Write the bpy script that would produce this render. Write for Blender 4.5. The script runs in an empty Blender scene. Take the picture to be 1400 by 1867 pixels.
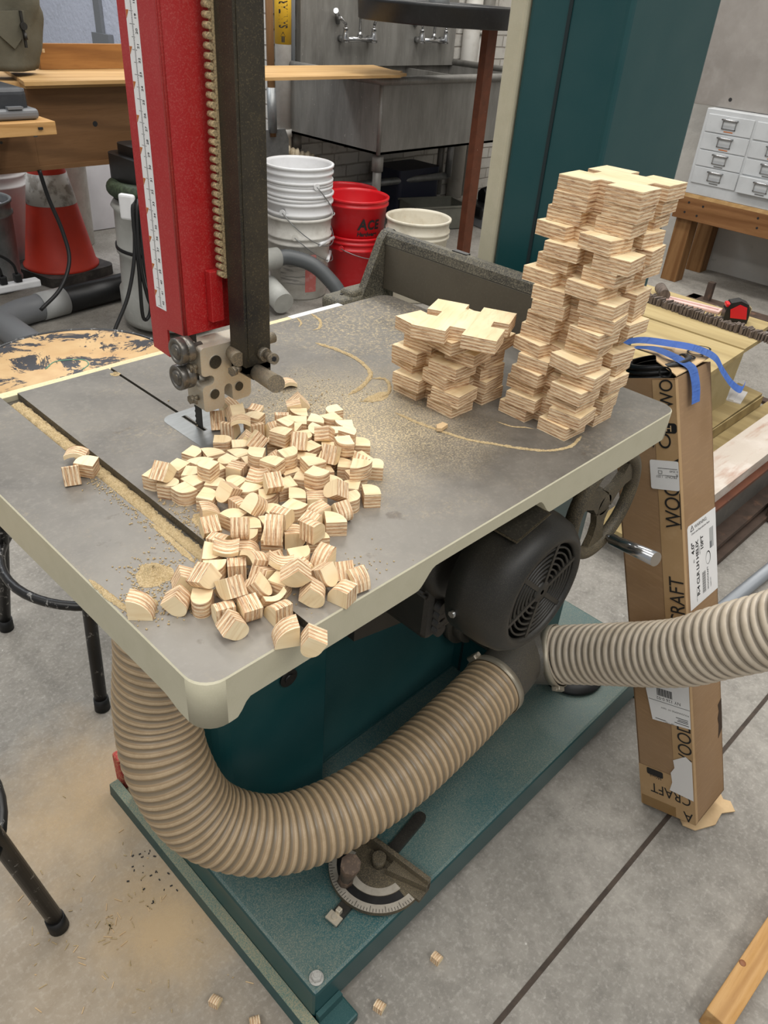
import bpy, bmesh, math, random
from mathutils import Vector, Matrix, Euler
random.seed(7)
SC = bpy.context.scene
COL = SC.collection
PI = math.pi

# ------------------------------------------------------------------ camera, world, light, exposure
cd = bpy.data.cameras.new('camera'); cam = bpy.data.objects.new('camera', cd); COL.objects.link(cam)
cd.sensor_fit = 'VERTICAL'; cd.sensor_height = 36.0; cd.lens = 36.0 * 1404.14 / 1867.0
cd.clip_start = 0.02; cd.clip_end = 60
_r = Vector((0.7033, -0.7078, 0.0654)); _u = Vector((0.3631, 0.4369, 0.8229)); _f = Vector((0.6111, 0.5550, -0.5643))
_m = Matrix((( _r.x, _u.x, -_f.x), (_r.y, _u.y, -_f.y), (_r.z, _u.z, -_f.z))).to_4x4()
_m.translation = Vector((-0.1846, -0.3198, 1.2590)); cam.matrix_world = _m
SC.camera = cam
SC.view_settings.view_transform = 'Standard'; SC.view_settings.look = 'None'
SC.view_settings.gamma = 1.0; SC.view_settings.exposure = 0.0
SC.view_settings.use_curve_mapping = False
wd = bpy.data.worlds.new('world'); SC.world = wd; wd.use_nodes = True
bg = wd.node_tree.nodes['Background']; bg.inputs[0].default_value = (0.93, 0.97, 1.0, 1); bg.inputs[1].default_value = 0.40
def area(name, loc, rot, sx, sy, power, color=(1, 0.97, 0.92)):
    l = bpy.data.lights.new(name, 'AREA'); l.shape = 'RECTANGLE'; l.size = sx; l.size_y = sy; l.energy = power; l.color = color
    o = bpy.data.objects.new(name, l); COL.objects.link(o); o.location = loc; o.rotation_euler = rot; return o
# rows of fluorescent ceiling fixtures, above and behind the frame
area('ceiling_lamp', (0.2, 0.5, 3.6), (0, 0, 0), 0.5, 3.6, 66)
area('ceiling_lamp', (2.4, 1.3, 3.6), (0, 0, 0), 0.5, 4.2, 92)
area('ceiling_lamp', (-2.0, 0.0, 3.6), (0, 0, 0), 0.5, 4.2, 74)
area('ceiling_lamp', (0.2, -2.4, 3.6), (0, 0, 0), 3.6, 0.5, 60)  # unseen near-side lamp, strengthened as fill light for the saw's front
area('ceiling_lamp', (1.2, 4.6, 3.6), (0, 0, 0), 3.0, 0.6, 80, (0.9, 0.95, 1.0))
area('ceiling_lamp', (4.0, 2.6, 3.3), (0, 0, 0), 0.5, 2.4, 50)

# ------------------------------------------------------------------ materials
def hexc(h):
    h = h.lstrip('#'); c = [int(h[i:i+2], 16) / 255 for i in (0, 2, 4)]
    return tuple(x / 12.92 if x <= 0.04045 else ((x + 0.055) / 1.055) ** 2.4 for x in c)
class NT:
    def __init__(s, name):
        s.m = bpy.data.materials.new(name); s.m.use_nodes = True; s.t = s.m.node_tree
        s.b = s.t.nodes['Principled BSDF']; s.tc = s.t.nodes.new('ShaderNodeTexCoord'); s.vec = s.tc.outputs['Object']
    def n(s, ty, **kw):
        o = s.t.nodes.new(ty)
        for k, v in kw.items():
            if k.startswith('_'): setattr(o, k[1:], v)
            else: o.inputs[k].default_value = v
        return o
    def l(s, a, b): s.t.links.new(a, b)
    def mapped(s, scale=(1, 1, 1), rot=(0, 0, 0), loc=(0, 0, 0), vec=None):
        o = s.n('ShaderNodeMapping'); o.inputs['Scale'].default_value = scale; o.inputs['Rotation'].default_value = rot; o.inputs['Location'].default_value = loc
        s.l(vec or s.vec, o.inputs['Vector']); return o.outputs[0]
    def noise(s, scale, detail=3, rough=0.55, vec=None, dist=0.0):
        o = s.n('ShaderNodeTexNoise', Scale=scale, Detail=detail, Roughness=rough, Distortion=dist); s.l(vec or s.vec, o.inputs['Vector']); return o.outputs['Fac']
    def ramp(s, fac, lo, hi, inv=False):
        o = s.n('ShaderNodeMapRange'); o.inputs['From Min'].default_value = lo; o.inputs['From Max'].default_value = hi
        if inv: o.inputs['To Min'].default_value = 1; o.inputs['To Max'].default_value = 0
        s.l(fac, o.inputs['Value']); return o.outputs[0]
    def math(s, op, a, b=None):
        o = s.t.nodes.new('ShaderNodeMath'); o.operation = op
        for i, x in enumerate((a, b)):
            if x is None: continue
            if isinstance(x, (int, float)): o.inputs[i].default_value = x
            else: s.l(x, o.inputs[i])
        return o.outputs[0]
    def mix(s, fac, a, b):
        o = s.t.nodes.new('ShaderNodeMix'); o.data_type = 'RGBA'
        for i, x in ((0, fac), (6, a), (7, b)):
            if isinstance(x, (int, float)): o.inputs[i].default_value = x
            elif isinstance(x, tuple): o.inputs[i].default_value = x if len(x) == 4 else x + (1,)
            else: s.l(x, o.inputs[i])
        return o.outputs[2]
    def out(s, col, rough=0.5, metal=0.0, bump=None, spec=0.5, **kw):
        if isinstance(col, tuple): s.b.inputs['Base Color'].default_value = col + (1,)
        else: s.l(col, s.b.inputs['Base Color'])
        if isinstance(rough, (int, float)): s.b.inputs['Roughness'].default_value = rough
        else: s.l(rough, s.b.inputs['Roughness'])
        if isinstance(metal, (int, float)): s.b.inputs['Metallic'].default_value = metal
        else: s.l(metal, s.b.inputs['Metallic'])
        s.b.inputs['Specular IOR Level'].default_value = spec
        if bump:
            o = s.n('ShaderNodeBump'); o.inputs['Strength'].default_value = bump[1]; o.inputs['Distance'].default_value = bump[2] if len(bump) > 2 else 0.002
            s.l(bump[0], o.inputs['Height']); s.l(o.outputs[0], s.b.inputs['Normal'])
        return s.m
def mat(name, c, rough=0.5, metal=0.0, layers=(), bump=None, spec=0.5):
    """plain surface with noise layers: (colour, scale, lo, hi, amount[, stretch])"""
    t = NT(name); col = hexc(c)
    for L in layers:
        v = t.mapped(L[5]) if len(L) > 5 else t.vec
        f = t.math('MULTIPLY', t.ramp(t.noise(L[1], 4, 0.6, v), L[2], L[3]), L[4])
        col = t.mix(f, col, hexc(L[0]))
    b = None
    if bump: b = (t.noise(bump[0], 4, 0.6), bump[1], bump[2] if len(bump) > 2 else 0.002)
    return t.out(col, rough, metal, b, spec)
def wood(name, c1, c2, axis='x', scale=1.0, rough=0.6, dark=None, spec=0.3):
    t = NT(name)
    s = {'x': (1.2, 14, 14), 'y': (14, 1.2, 14), 'z': (14, 14, 1.2)}[axis]
    v = t.mapped(tuple(q * scale for q in s))
    g = t.noise(1.6, 5, 0.6, v, 0.8)
    w = t.n('ShaderNodeTexWave', Scale=1.1, Distortion=9.0, Detail=3.0); w.bands_direction = 'DIAGONAL'
    t.l(t.mapped(tuple(q * scale * 0.45 for q in s)), w.inputs['Vector'])
    col = t.mix(t.ramp(g, 0.32, 0.7), hexc(c1), hexc(c2))
    col = t.mix(t.math('MULTIPLY', t.ramp(w.outputs['Fac'], 0.55, 1.0), 0.45), col, hexc(dark or c2))
    f = t.noise(5, 4, 0.6, t.mapped(tuple(q * scale * 3 for q in s)))
    col = t.mix(t.math('MULTIPLY', t.ramp(f, 0.5, 0.75), 0.3), col, hexc(dark or c2))
    return t.out(col, rough, 0, (g, 0.15, 0.001), spec)

def dusted(name, c, dust, amount, scale=700, lo=0.45, hi=0.62, rough=0.4, big=9, spec=0.5, metal=0, bump=None):
    """paint under a thin speckled film of sawdust"""
    t = NT(name)
    sp = t.ramp(t.noise(scale, 3, 0.7), lo, hi)
    bl = t.ramp(t.noise(big, 4, 0.6), 0.3, 0.7)
    f = t.math('MULTIPLY', t.math('ADD', t.math('MULTIPLY', sp, 0.75), t.math('MULTIPLY', bl, 0.35)), amount)
    col = t.mix(t.math('MINIMUM', f, 1.0), hexc(c), hexc(dust))
    b = (t.noise(bump[0], 3), bump[1], 0.001) if bump else None
    return t.out(col, t.math('ADD', t.math('MULTIPLY', f, 0.5), rough), metal, b, spec)

M = {}
DUST = '#c9b088'
M['teal'] = dusted('teal_paint', '#0b4043', '#b7c4bb', 0.07, 900, 0.6, 0.74, 0.28)
M['teal_top'] = dusted('teal_paint_dusty', '#195056', '#98947f', 0.7, 650, 0.46, 0.68, 0.4, 4)
M['teal_dark'] = dusted('teal_paint_shelf', '#144446', '#6f8a86', 0.22, 800, 0.45, 0.66, 0.4)
M['teal_ledge'] = dusted('teal_paint_sawdust', '#3f6d69', '#a79a7c', 0.85, 600, 0.4, 0.6, 0.55, 7)
M['seam'] = mat('seam_shadow_gap', '#0a1f22', 0.7)
M['cream'] = mat('cream_paint', '#b9b39c', 0.5, 0, [('#a8a389', 40, 0.45, 0.75, 0.4), ('#cfcab4', 900, 0.55, 0.7, 0.25)], (500, 0.12, 0.0006))
M['red'] = dusted('red_paint', '#a30f15', '#d08a80', 0.3, 800, 0.5, 0.7, 0.3, 6)
M['black_dusty'] = dusted('black_paint_dusty', '#1c1b1a', '#a08f6e', 0.55, 800, 0.46, 0.66, 0.5, 12)
M['post'] = dusted('black_steel_dusty', '#1b1a19', '#93835f', 0.42, 750, 0.56, 0.7, 0.45, 14, metal=0.2)
M['black'] = dusted('black_enamel', '#1d1c1b', '#77705f', 0.28, 800, 0.5, 0.72, 0.42)
M['blackplain'] = mat('black_plastic', '#131314', 0.4, 0, [('#2a2a2a', 60, 0.5, 0.8, 0.5)])
M['rubber'] = mat('black_rubber', '#0e0e0f', 0.55)
M['cast'] = dusted('black_casting', '#232321', '#9c947e', 0.6, 500, 0.44, 0.64, 0.55, 14, bump=(400, 0.3))
M['alu'] = dusted('aluminium_dusty', '#c4beb0', '#cdb795', 0.5, 600, 0.4, 0.65, 0.38, 10, metal=0.55)
M['steel'] = mat('bright_steel', '#a9a9a8', 0.3, 0.9, [('#6d6c6a', 50, 0.4, 0.8, 0.5)])
M['greysteel'] = dusted('grey_steel_dusty', '#58544e', '#b5a17e', 0.6, 800, 0.44, 0.66, 0.45, 15, metal=0.4)
M['fence'] = mat('ground_steel_fence', '#6b6559', 0.38, 0.55, [('#575147', 8, 0.4, 0.7, 0.6), ('#7c766a', 300, 0.5, 0.75, 0.3, (0.1, 1, 1))])
M['darkiron'] = mat('dark_iron', '#3a3835', 0.45, 0.6, [('#24221f', 60, 0.4, 0.7, 0.7)])
M['white'] = mat('white_plastic', '#dcdcdd', 0.4, 0, [('#c2c1bf', 20, 0.5, 0.8, 0.35)])
M['whitedirty'] = mat('white_plastic_dirty', '#cfccc5', 0.45, 0, [('#a9a39a', 14, 0.45, 0.75, 0.7), ('#8d8377', 60, 0.6, 0.75, 0.4)])
M['creambucket'] = mat('cream_plastic_paint_streaked', '#d3ccba', 0.45, 0, [('#a99a80', 10, 0.5, 0.75, 0.6), ('#b98a45', 30, 0.62, 0.75, 0.5)])
M['redplastic'] = mat('red_plastic', '#cd1620', 0.35, 0, [('#e0545a', 14, 0.55, 0.8, 0.5), ('#a40f18', 7, 0.5, 0.8, 0.4)])
M['label'] = mat('white_label', '#e4e3e2', 0.5, 0, [('#d2d1d0', 30, 0.4, 0.8, 0.4)])
M['ink'] = mat('black_ink', '#1a1817', 0.6)
M['greyink'] = mat('grey_ink', '#5a5856', 0.6)
M['orangeink'] = mat('orange_ink', '#b5652a', 0.6)
M['cardboard'] = mat('cardboard', '#977b5e', 0.8, 0, [('#8a6c4b', 9, 0.4, 0.7, 0.6), ('#ab8c69', 30, 0.5, 0.75, 0.35, (1, 1, 8))], (120, 0.15, 0.001), 0.2)
M['cardlight'] = mat('cardboard_inner', '#d0b48c', 0.8, 0, [('#b39068', 20, 0.4, 0.7, 0.5)], None, 0.2)
M['papertape'] = mat('paper_tape', '#ad8e67', 0.55, 0, [('#bb9d78', 25, 0.5, 0.7, 0.6), ('#99794f', 12, 0.45, 0.75, 0.5)], None, 0.35)
M['bluetape'] = mat('blue_masking_tape', '#4d78c9', 0.6, 0, [('#6a90d8', 60, 0.4, 0.7, 0.5)])
M['torn'] = mat('torn_white_paper', '#dad7d4', 0.8)
M['sawdust'] = mat('sawdust', '#d2bb93', 0.95, 0, [('#b39a6e', 500, 0.4, 0.65, 0.8), ('#ead3a6', 900, 0.5, 0.7, 0.7)], (700, 0.9, 0.003), 0.1)
M['copper'] = mat('copper_orange', '#b4623d', 0.5)
M['galv'] = mat('galvanised_steel', '#8b8d8d', 0.45, 0.6, [('#6a6c6d', 16, 0.4, 0.7, 0.7), ('#a3a3a0', 50, 0.5, 0.8, 0.4)])
M['stainless'] = mat('stainless_steel', '#85837e', 0.45, 0.2, [('#5e5b56', 5, 0.35, 0.7, 0.7, (3, 3, 0.6)), ('#8e8c87', 30, 0.5, 0.75, 0.5, (4, 4, 0.5)), ('#b5b1a8', 60, 0.66, 0.72, 0.6)])
M['chrome'] = mat('chrome', '#b9b9ba', 0.2, 0.95)
M['rust'] = mat('rusty_steel', '#6b3d28', 0.6, 0.2, [('#52301f', 20, 0.4, 0.7, 0.7), ('#d6c7b8', 60, 0.72, 0.76, 0.7)])
M['rustdark'] = mat('rusty_dark_steel', '#54443a', 0.7, 0.2, [('#2f2520', 12, 0.4, 0.7, 0.7), ('#8a6650', 18, 0.58, 0.75, 0.6)])
M['conduit'] = mat('grey_pipe', '#8d9196', 0.45, 0.3)
M['greyplastic'] = mat('grey_plastic', '#6f7174', 0.45)
M['lightgrey'] = mat('light_grey_plastic', '#a9aaa9', 0.5, 0, [('#8e8e8b', 20, 0.5, 0.8, 0.4)])
M['vacbody'] = mat('vacuum_grey_plastic', '#a6a6a1', 0.5, 0, [('#8a8983', 12, 0.4, 0.75, 0.5), ('#c0bfb9', 40, 0.55, 0.75, 0.3)])
M['greenhose'] = mat('green_black_hose', '#46523f', 0.5, 0, [('#2c3328', 90, 0.4, 0.6, 0.8)])
M['darkhose'] = mat('dark_grey_hose', '#4d5052', 0.45)
M['orange'] = mat('orange_vinyl', '#c9361f', 0.5, 0, [('#a8291a', 6, 0.45, 0.75, 0.6), ('#7b3a2b', 22, 0.66, 0.76, 0.6)])
M['reflect'] = mat('reflective_white_collar', '#cfcac2', 0.45, 0, [('#8f867b', 14, 0.48, 0.58, 0.9)])
M['cloth'] = mat('olive_canvas', '#5f5b4e', 0.85, 0, [('#47443a', 6, 0.4, 0.7, 0.7)], (60, 0.3, 0.004), 0.2)
M['bluebin'] = mat('navy_plastic', '#161d33', 0.5)
M['clearbin'] = mat('smoky_clear_plastic', '#63635a', 0.3, 0, [('#7b7b70', 10, 0.4, 0.7, 0.5)])
M['pinkpad'] = mat('pink_plastic_piece', '#d9b8b0', 0.5, 0, [('#c99a94', 30, 0.5, 0.7, 0.5)])
M['brush'] = mat('grey_brush_bristle', '#6f6259', 0.9, 0, [('#4d433c', 120, 0.4, 0.6, 0.8, (0.2, 1, 0.2))])
M['dustslab'] = mat('dust_covered_slab', '#bdb2a6', 0.9, 0, [('#d8d0c8', 7, 0.45, 0.75, 0.8), ('#9c6a50', 9, 0.52, 0.72, 0.75, (0.5, 3, 1))], (60, 0.4, 0.004), 0.15)
M['whitepipe'] = mat('white_painted_pipe', '#c3c0ba', 0.5, 0, [('#a39d94', 12, 0.5, 0.75, 0.6)])
M['yellow'] = mat('yellow_sticker', '#d9ad2d', 0.5)
M['insul'] = mat('pipe_insulation', '#cbbda3', 0.9, 0, [('#a18e70', 25, 0.4, 0.7, 0.7)], (40, 0.8, 0.01))
M['cabinet'] = mat('white_enamel', '#bdbfc0', 0.45, 0.1, [('#a6a8a9', 9, 0.45, 0.75, 0.6), ('#6c6a66', 90, 0.7, 0.74, 0.6)])
M['sheet'] = mat('scuffed_sheet_metal', '#96908a', 0.5, 0.25, [('#7f7973', 5, 0.4, 0.7, 0.7), ('#aaa59f', 18, 0.5, 0.8, 0.4)])
M['green'] = mat('bright_green', '#5fcf6a', 0.5)
M['redmark'] = mat('red_marker', '#b23a3a', 0.7)
M['pine'] = wood('pine', '#c79f6c', '#b08349', 'x', 1.6, 0.6, '#94683a')
M['fir_y'] = wood('fir_y', '#88603c', '#75502d', 'y', 1.2, 0.6, '#57310f')
M['fir_x'] = wood('brown_plywood', '#7a5a3c', '#694a2d', 'x', 1.0, 0.6, '#4c331d')
M['fir_z'] = wood('fir_z', '#8e6a44', '#7a5633', 'z', 1.2, 0.6, '#5a3614')
M['plywood'] = wood('pale_plywood', '#c3a070', '#b18b58', 'x', 0.8, 0.6, '#997446')
M['yplywood'] = wood('yellowed_plywood', '#b3a075', '#a69265', 'y', 0.8, 0.75, '#8b7852')
M['handlewood'] = wood('handle_wood', '#8b6a45', '#75553a', 'z', 2, 0.6)

# plywood with the plies showing (thickness along the local z axis)
def ply_edge():
    t = NT('plywood_edge_plies')
    oi = t.n('ShaderNodeObjectInfo'); rnd = oi.outputs['Random']
    add = t.n('ShaderNodeVectorMath'); add.operation = 'ADD'; cmb = t.n('ShaderNodeCombineXYZ')
    for i, k in enumerate((13.0, 7.0, 0.0)): t.l(t.math('MULTIPLY', rnd, k), cmb.inputs[i])
    t.l(t.vec, add.inputs[0]); t.l(cmb.outputs[0], add.inputs[1]); v = add.outputs[0]
    sep = t.n('ShaderNodeSeparateXYZ'); t.l(t.vec, sep.inputs[0])
    wob = t.noise(70, 3, 0.6, v)
    zz = t.math('ADD', sep.outputs['Z'], t.math('MULTIPLY', wob, 0.0009))
    ph = t.math('ADD', t.math('MULTIPLY', zz, 2 * PI / 0.0037), t.math('MULTIPLY', rnd, 20.0))
    sn = t.ramp(t.math('SINE', ph), -0.45, 0.35)
    streak = t.noise(1.0, 4, 0.65, t.mapped((38, 38, 1500), (0, 0, 0), (0, 0, 0), v))
    streak2 = t.noise(1.0, 5, 0.7, t.mapped((75, 75, 2100), (0, 0, 0), (3, 1, 2), v))
    col = t.mix(sn, hexc('#cda67e'), hexc('#efdab8'))
    col = t.mix(t.math('MULTIPLY', t.ramp(streak, 0.5, 0.62), 0.75), col, hexc('#ab8060'))
    col = t.mix(t.math('MULTIPLY', t.ramp(streak2, 0.545, 0.60), 0.9), col, hexc('#70452f'))
    col = t.mix(t.math('MULTIPLY', t.ramp(streak2, 0.5, 0.36), 0.5), col, hexc('#f6e4c4'))
    return t.out(col, 0.75, 0, (streak, 0.3, 0.0008), 0.2)
def ply_face():
    t = NT('plywood_face_veneer')
    oi = t.n('ShaderNodeObjectInfo'); rnd = oi.outputs['Random']
    add = t.n('ShaderNodeVectorMath'); add.operation = 'ADD'; cmb = t.n('ShaderNodeCombineXYZ')
    for i, k in enumerate((5.0, 9.0, 3.0)): t.l(t.math('MULTIPLY', rnd, k), cmb.inputs[i])
    t.l(t.vec, add.inputs[0]); t.l(cmb.outputs[0], add.inputs[1]); v = add.outputs[0]
    g = t.noise(1.0, 4, 0.6, t.mapped((22, 190, 1), (0, 0, 0), (0, 0, 0), v), 0.7)
    g2 = t.noise(1.0, 3, 0.6, t.mapped((14, 40, 1), (0, 0, 0), (4, 2, 0), v))
    col = t.mix(t.ramp(g2, 0.35, 0.7), hexc('#f0deba'), hexc('#e4cba0'))
    col = t.mix(t.math('MULTIPLY', t.ramp(g, 0.5, 0.72), 0.45), col, hexc('#cba673'))
    return t.out(col, 0.7, 0, None, 0.25)
M['ply_edge'] = ply_edge(); M['ply_face'] = ply_face()

def iron_top():
    """machined cast-iron table with films of sawdust lying on it"""
    t = NT('cast_iron_table_top')
    t.vec = t.mapped((1, 1, 1), (0, 0, 0), (0.65, 0.3, 0.02))
    sep = t.n('ShaderNodeSeparateXYZ'); t.l(t.vec, sep.inputs[0])
    mott = t.noise(9, 5, 0.65, None, 0.6); fine = t.noise(160, 4, 0.7); scr = t.noise(1, 4, 0.7, t.mapped((90, 900, 1), (0, 0, 0.5)))
    col = t.mix(t.ramp(mott, 0.3, 0.72), hexc('#5d5953'), hexc('#837e76'))
    col = t.mix(t.math('MULTIPLY', t.ramp(fine, 0.5, 0.8), 0.5), col, hexc('#8e8980'))
    col = t.mix(t.math('MULTIPLY', t.ramp(scr, 0.58, 0.75), 0.25), col, hexc('#8b867d'))
    # pale: table sheen towards the outfeed corner, painted into the colour
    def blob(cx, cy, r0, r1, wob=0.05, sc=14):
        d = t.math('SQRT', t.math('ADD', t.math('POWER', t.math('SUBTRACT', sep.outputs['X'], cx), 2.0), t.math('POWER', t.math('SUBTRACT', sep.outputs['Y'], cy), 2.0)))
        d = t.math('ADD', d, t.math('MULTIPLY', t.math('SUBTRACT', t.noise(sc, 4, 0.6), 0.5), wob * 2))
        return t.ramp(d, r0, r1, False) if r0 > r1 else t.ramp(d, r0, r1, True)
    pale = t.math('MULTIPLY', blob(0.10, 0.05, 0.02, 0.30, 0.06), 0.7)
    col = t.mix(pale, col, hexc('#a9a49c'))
    dirt = t.math('MULTIPLY', t.ramp(t.noise(30, 4, 0.6), 0.66, 0.72), 0.4); col = t.mix(dirt, col, hexc('#4c3c2e'))
    sp = t.ramp(t.noise(520, 4, 0.75), 0.46, 0.62); sp2 = t.ramp(t.noise(260, 4, 0.8), 0.5, 0.66)
    film = t.math('MULTIPLY', blob(0.35, 0.215, 0.04, 0.17, 0.05), t.math('ADD', t.math('MULTIPLY', sp, 0.85), 0.12))
    film2 = t.math('MULTIPLY', t.ramp(t.noise(7, 5, 0.7, None, 1.5), 0.5, 0.7), t.math('MULTIPLY', sp2, 0.25))
    far = t.math('MULTIPLY', blob(0.56, 0.42, 0.04, 0.16, 0.08, 22), t.math('MULTIPLY', sp2, 0.75))
    slot = t.math('MULTIPLY', blob(0.14, 0.14, 0.02, 0.09, 0.03, 30), t.math('MULTIPLY', sp2, 0.5))
    f = t.math('MINIMUM', t.math('ADD', t.math('ADD', film, film2), t.math('ADD', far, slot)), 0.92)
    col = t.mix(f, col, hexc('#d6c29a'))
    return t.out(col, t.math('ADD', t.math('MULTIPLY', f, 0.45), t.ramp(mott, -1.2, 1.8)), t.math('MULTIPLY', t.math('SUBTRACT', 1.0, f), 0.35), (fine, 0.06, 0.0006), 0.4)
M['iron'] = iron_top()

def concrete():
    t = NT('concrete_floor')
    sep = t.n('ShaderNodeSeparateXYZ'); t.l(t.vec, sep.inputs[0])
    a = t.noise(2.2, 6, 0.65, None, 0.4); b = t.noise(26, 5, 0.7); c = t.noise(120, 4, 0.7)
    col = t.mix(t.ramp(a, 0.3, 0.72), hexc('#7f7b74'), hexc('#a29d95'))
    col = t.mix(t.math('MULTIPLY', t.ramp(b, 0.42, 0.72), 0.65), col, hexc('#6d6963'))
    col = t.mix(t.math('MULTIPLY', t.ramp(c, 0.5, 0.72), 0.5), col, hexc('#b9b4ac'))
    col = t.mix(t.math('MULTIPLY', t.ramp(t.noise(45, 3, 0.6), 0.72, 0.75), 0.6), col, hexc('#d9d6d0'))
    col = t.mix(t.math('MULTIPLY', t.ramp(t.noise(70, 3, 0.6), 0.73, 0.76), 0.6), col, hexc('#46423d'))
    def blob(cx, cy, r0, r1, wob, sc):
        d = t.math('SQRT', t.math('ADD', t.math('POWER', t.math('SUBTRACT', sep.outputs['X'], cx), 2.0), t.math('POWER', t.math('SUBTRACT', sep.outputs['Y'], cy), 2.0)))
        d = t.math('ADD', d, t.math('MULTIPLY', t.math('SUBTRACT', t.noise(sc, 5, 0.65), 0.5), wob * 2)); return t.ramp(d, r0, r1, True)
    g = t.math('ADD', t.math('MULTIPLY', t.noise(380, 3, 0.7), 0.6), 0.35)
    s1 = t.math('MULTIPLY', blob(0.10, 0.62, 0.02, 0.22, 0.12, 9), g)
    s2 = t.math('MULTIPLY', blob(0.09, 0.32, 0.01, 0.14, 0.06, 12), g)
    s3 = t.math('MULTIPLY', blob(0.0, 0.36, 0.05, 0.42, 0.12, 6), 0.35)
    f = t.math('MINIMUM', t.math('ADD', t.math('ADD', s1, s2), s3), 0.9)
    col = t.mix(f, col, hexc('#c2a781'))
    return t.out(col, 0.75, 0, (c, 0.3, 0.003), 0.3)
M['concrete'] = concrete()

def brick(name, c1, c2, mortar, w, h, rot=(PI / 2, 0, 0), bump=0.7, peel='#8c857c'):
    t = NT(name)
    v = t.mapped((1, 1, 1), rot)
    b = t.n('ShaderNodeTexBrick', Scale=1.0); b.inputs['Brick Width'].default_value = w; b.inputs['Row Height'].default_value = h
    b.inputs['Mortar Size'].default_value = 0.006; b.inputs['Mortar Smooth'].default_value = 0.6
    b.inputs['Color1'].default_value = hexc(c1) + (1,); b.inputs['Color2'].default_value = hexc(c2) + (1,); b.inputs['Mortar'].default_value = hexc(mortar) + (1,)
    dn = t.n('ShaderNodeTexNoise', Scale=8.0); t.l(v, dn.inputs['Vector'])
    mx = t.n('ShaderNodeVectorMath'); mx.operation = 'ADD'; sc = t.n('ShaderNodeVectorMath'); sc.operation = 'SCALE'; sc.inputs['Scale'].default_value = 0.012
    t.l(dn.outputs['Color'], sc.inputs[0]); t.l(v, mx.inputs[0]); t.l(sc.outputs[0], mx.inputs[1]); t.l(mx.outputs[0], b.inputs['Vector'])
    col = t.mix(t.math('MULTIPLY', t.ramp(t.noise(6, 5, 0.7), 0.56, 0.66), 0.6), b.outputs['Color'], hexc(peel))
    hgt = t.math('ADD', t.math('MULTIPLY', b.outputs['Fac'], -1.0), t.math('MULTIPLY', t.noise(30, 4), 0.5))
    return t.out(col, 0.6, 0, (hgt, bump, 0.012), 0.35)
M['brick_back'] = brick('white_painted_brick', '#c9c6c0', '#bdb9b2', '#a09a92', 0.21, 0.072)
M['brick_left'] = brick('white_painted_block', '#c3c6d3', '#b8bbc8', '#d2d4da', 0.36, 0.105, (PI / 2, 0, PI / 2), 0.8, '#a7a9b2')
M['plaster'] = mat('painted_plaster_wall', '#b9b6b0', 0.7, 0, [('#a19d96', 3, 0.4, 0.7, 0.5), ('#8b867e', 14, 0.66, 0.76, 0.5)], (20, 0.3, 0.01))

def worn_seat():
    t = NT('worn_painted_seat_wood')
    col = t.mix(t.ramp(t.noise(20, 4), 0.35, 0.7), hexc('#c9a878'), hexc('#b99363'))
    n = t.noise(13, 7, 0.75, None, 0.6)
    col = t.mix(t.ramp(n, 0.52, 0.54), col, hexc('#2b2a2e'))
    col = t.mix(t.math('MULTIPLY', t.ramp(t.noise(11, 4, 0.6), 0.66, 0.74), 0.7), col, hexc('#6e5138'))
    return t.out(col, 0.5)
M['seat'] = worn_seat()
def chipped(name, c, chip, sc=45, lo=0.58, hi=0.62):
    t = NT(name); col = t.mix(t.ramp(t.noise(sc, 5, 0.7, None, 1.0), lo, hi), hexc(c), hexc(chip)); return t.out(col, 0.35, 0.1)
M['chipped'] = chipped('chipped_black_paint', '#191716', '#8d8a86')
# ------------------------------------------------------------------ geometry helpers
M['hose_crest'] = mat('dusty_hose_rib', '#b7a081', 0.45, 0, [('#9d8466', 60, 0.4, 0.7, 0.5), ('#d0bc9c', 900, 0.5, 0.7, 0.4)])
M['hose_valley'] = mat('dusty_hose_groove', '#9b8466', 0.5, 0, [('#8a7557', 60, 0.4, 0.7, 0.6)])
M['hose_line'] = mat('hose_wire_helix', '#83745f', 0.35)
M['hose2_crest'] = mat('clear_hose_rib', '#c2b5a2', 0.35, 0, [('#a9987f', 40, 0.45, 0.75, 0.5)])
M['hose2_valley'] = mat('clear_hose_groove', '#9c9080', 0.4, 0, [('#7d7263', 40, 0.4, 0.7, 0.5)])

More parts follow.
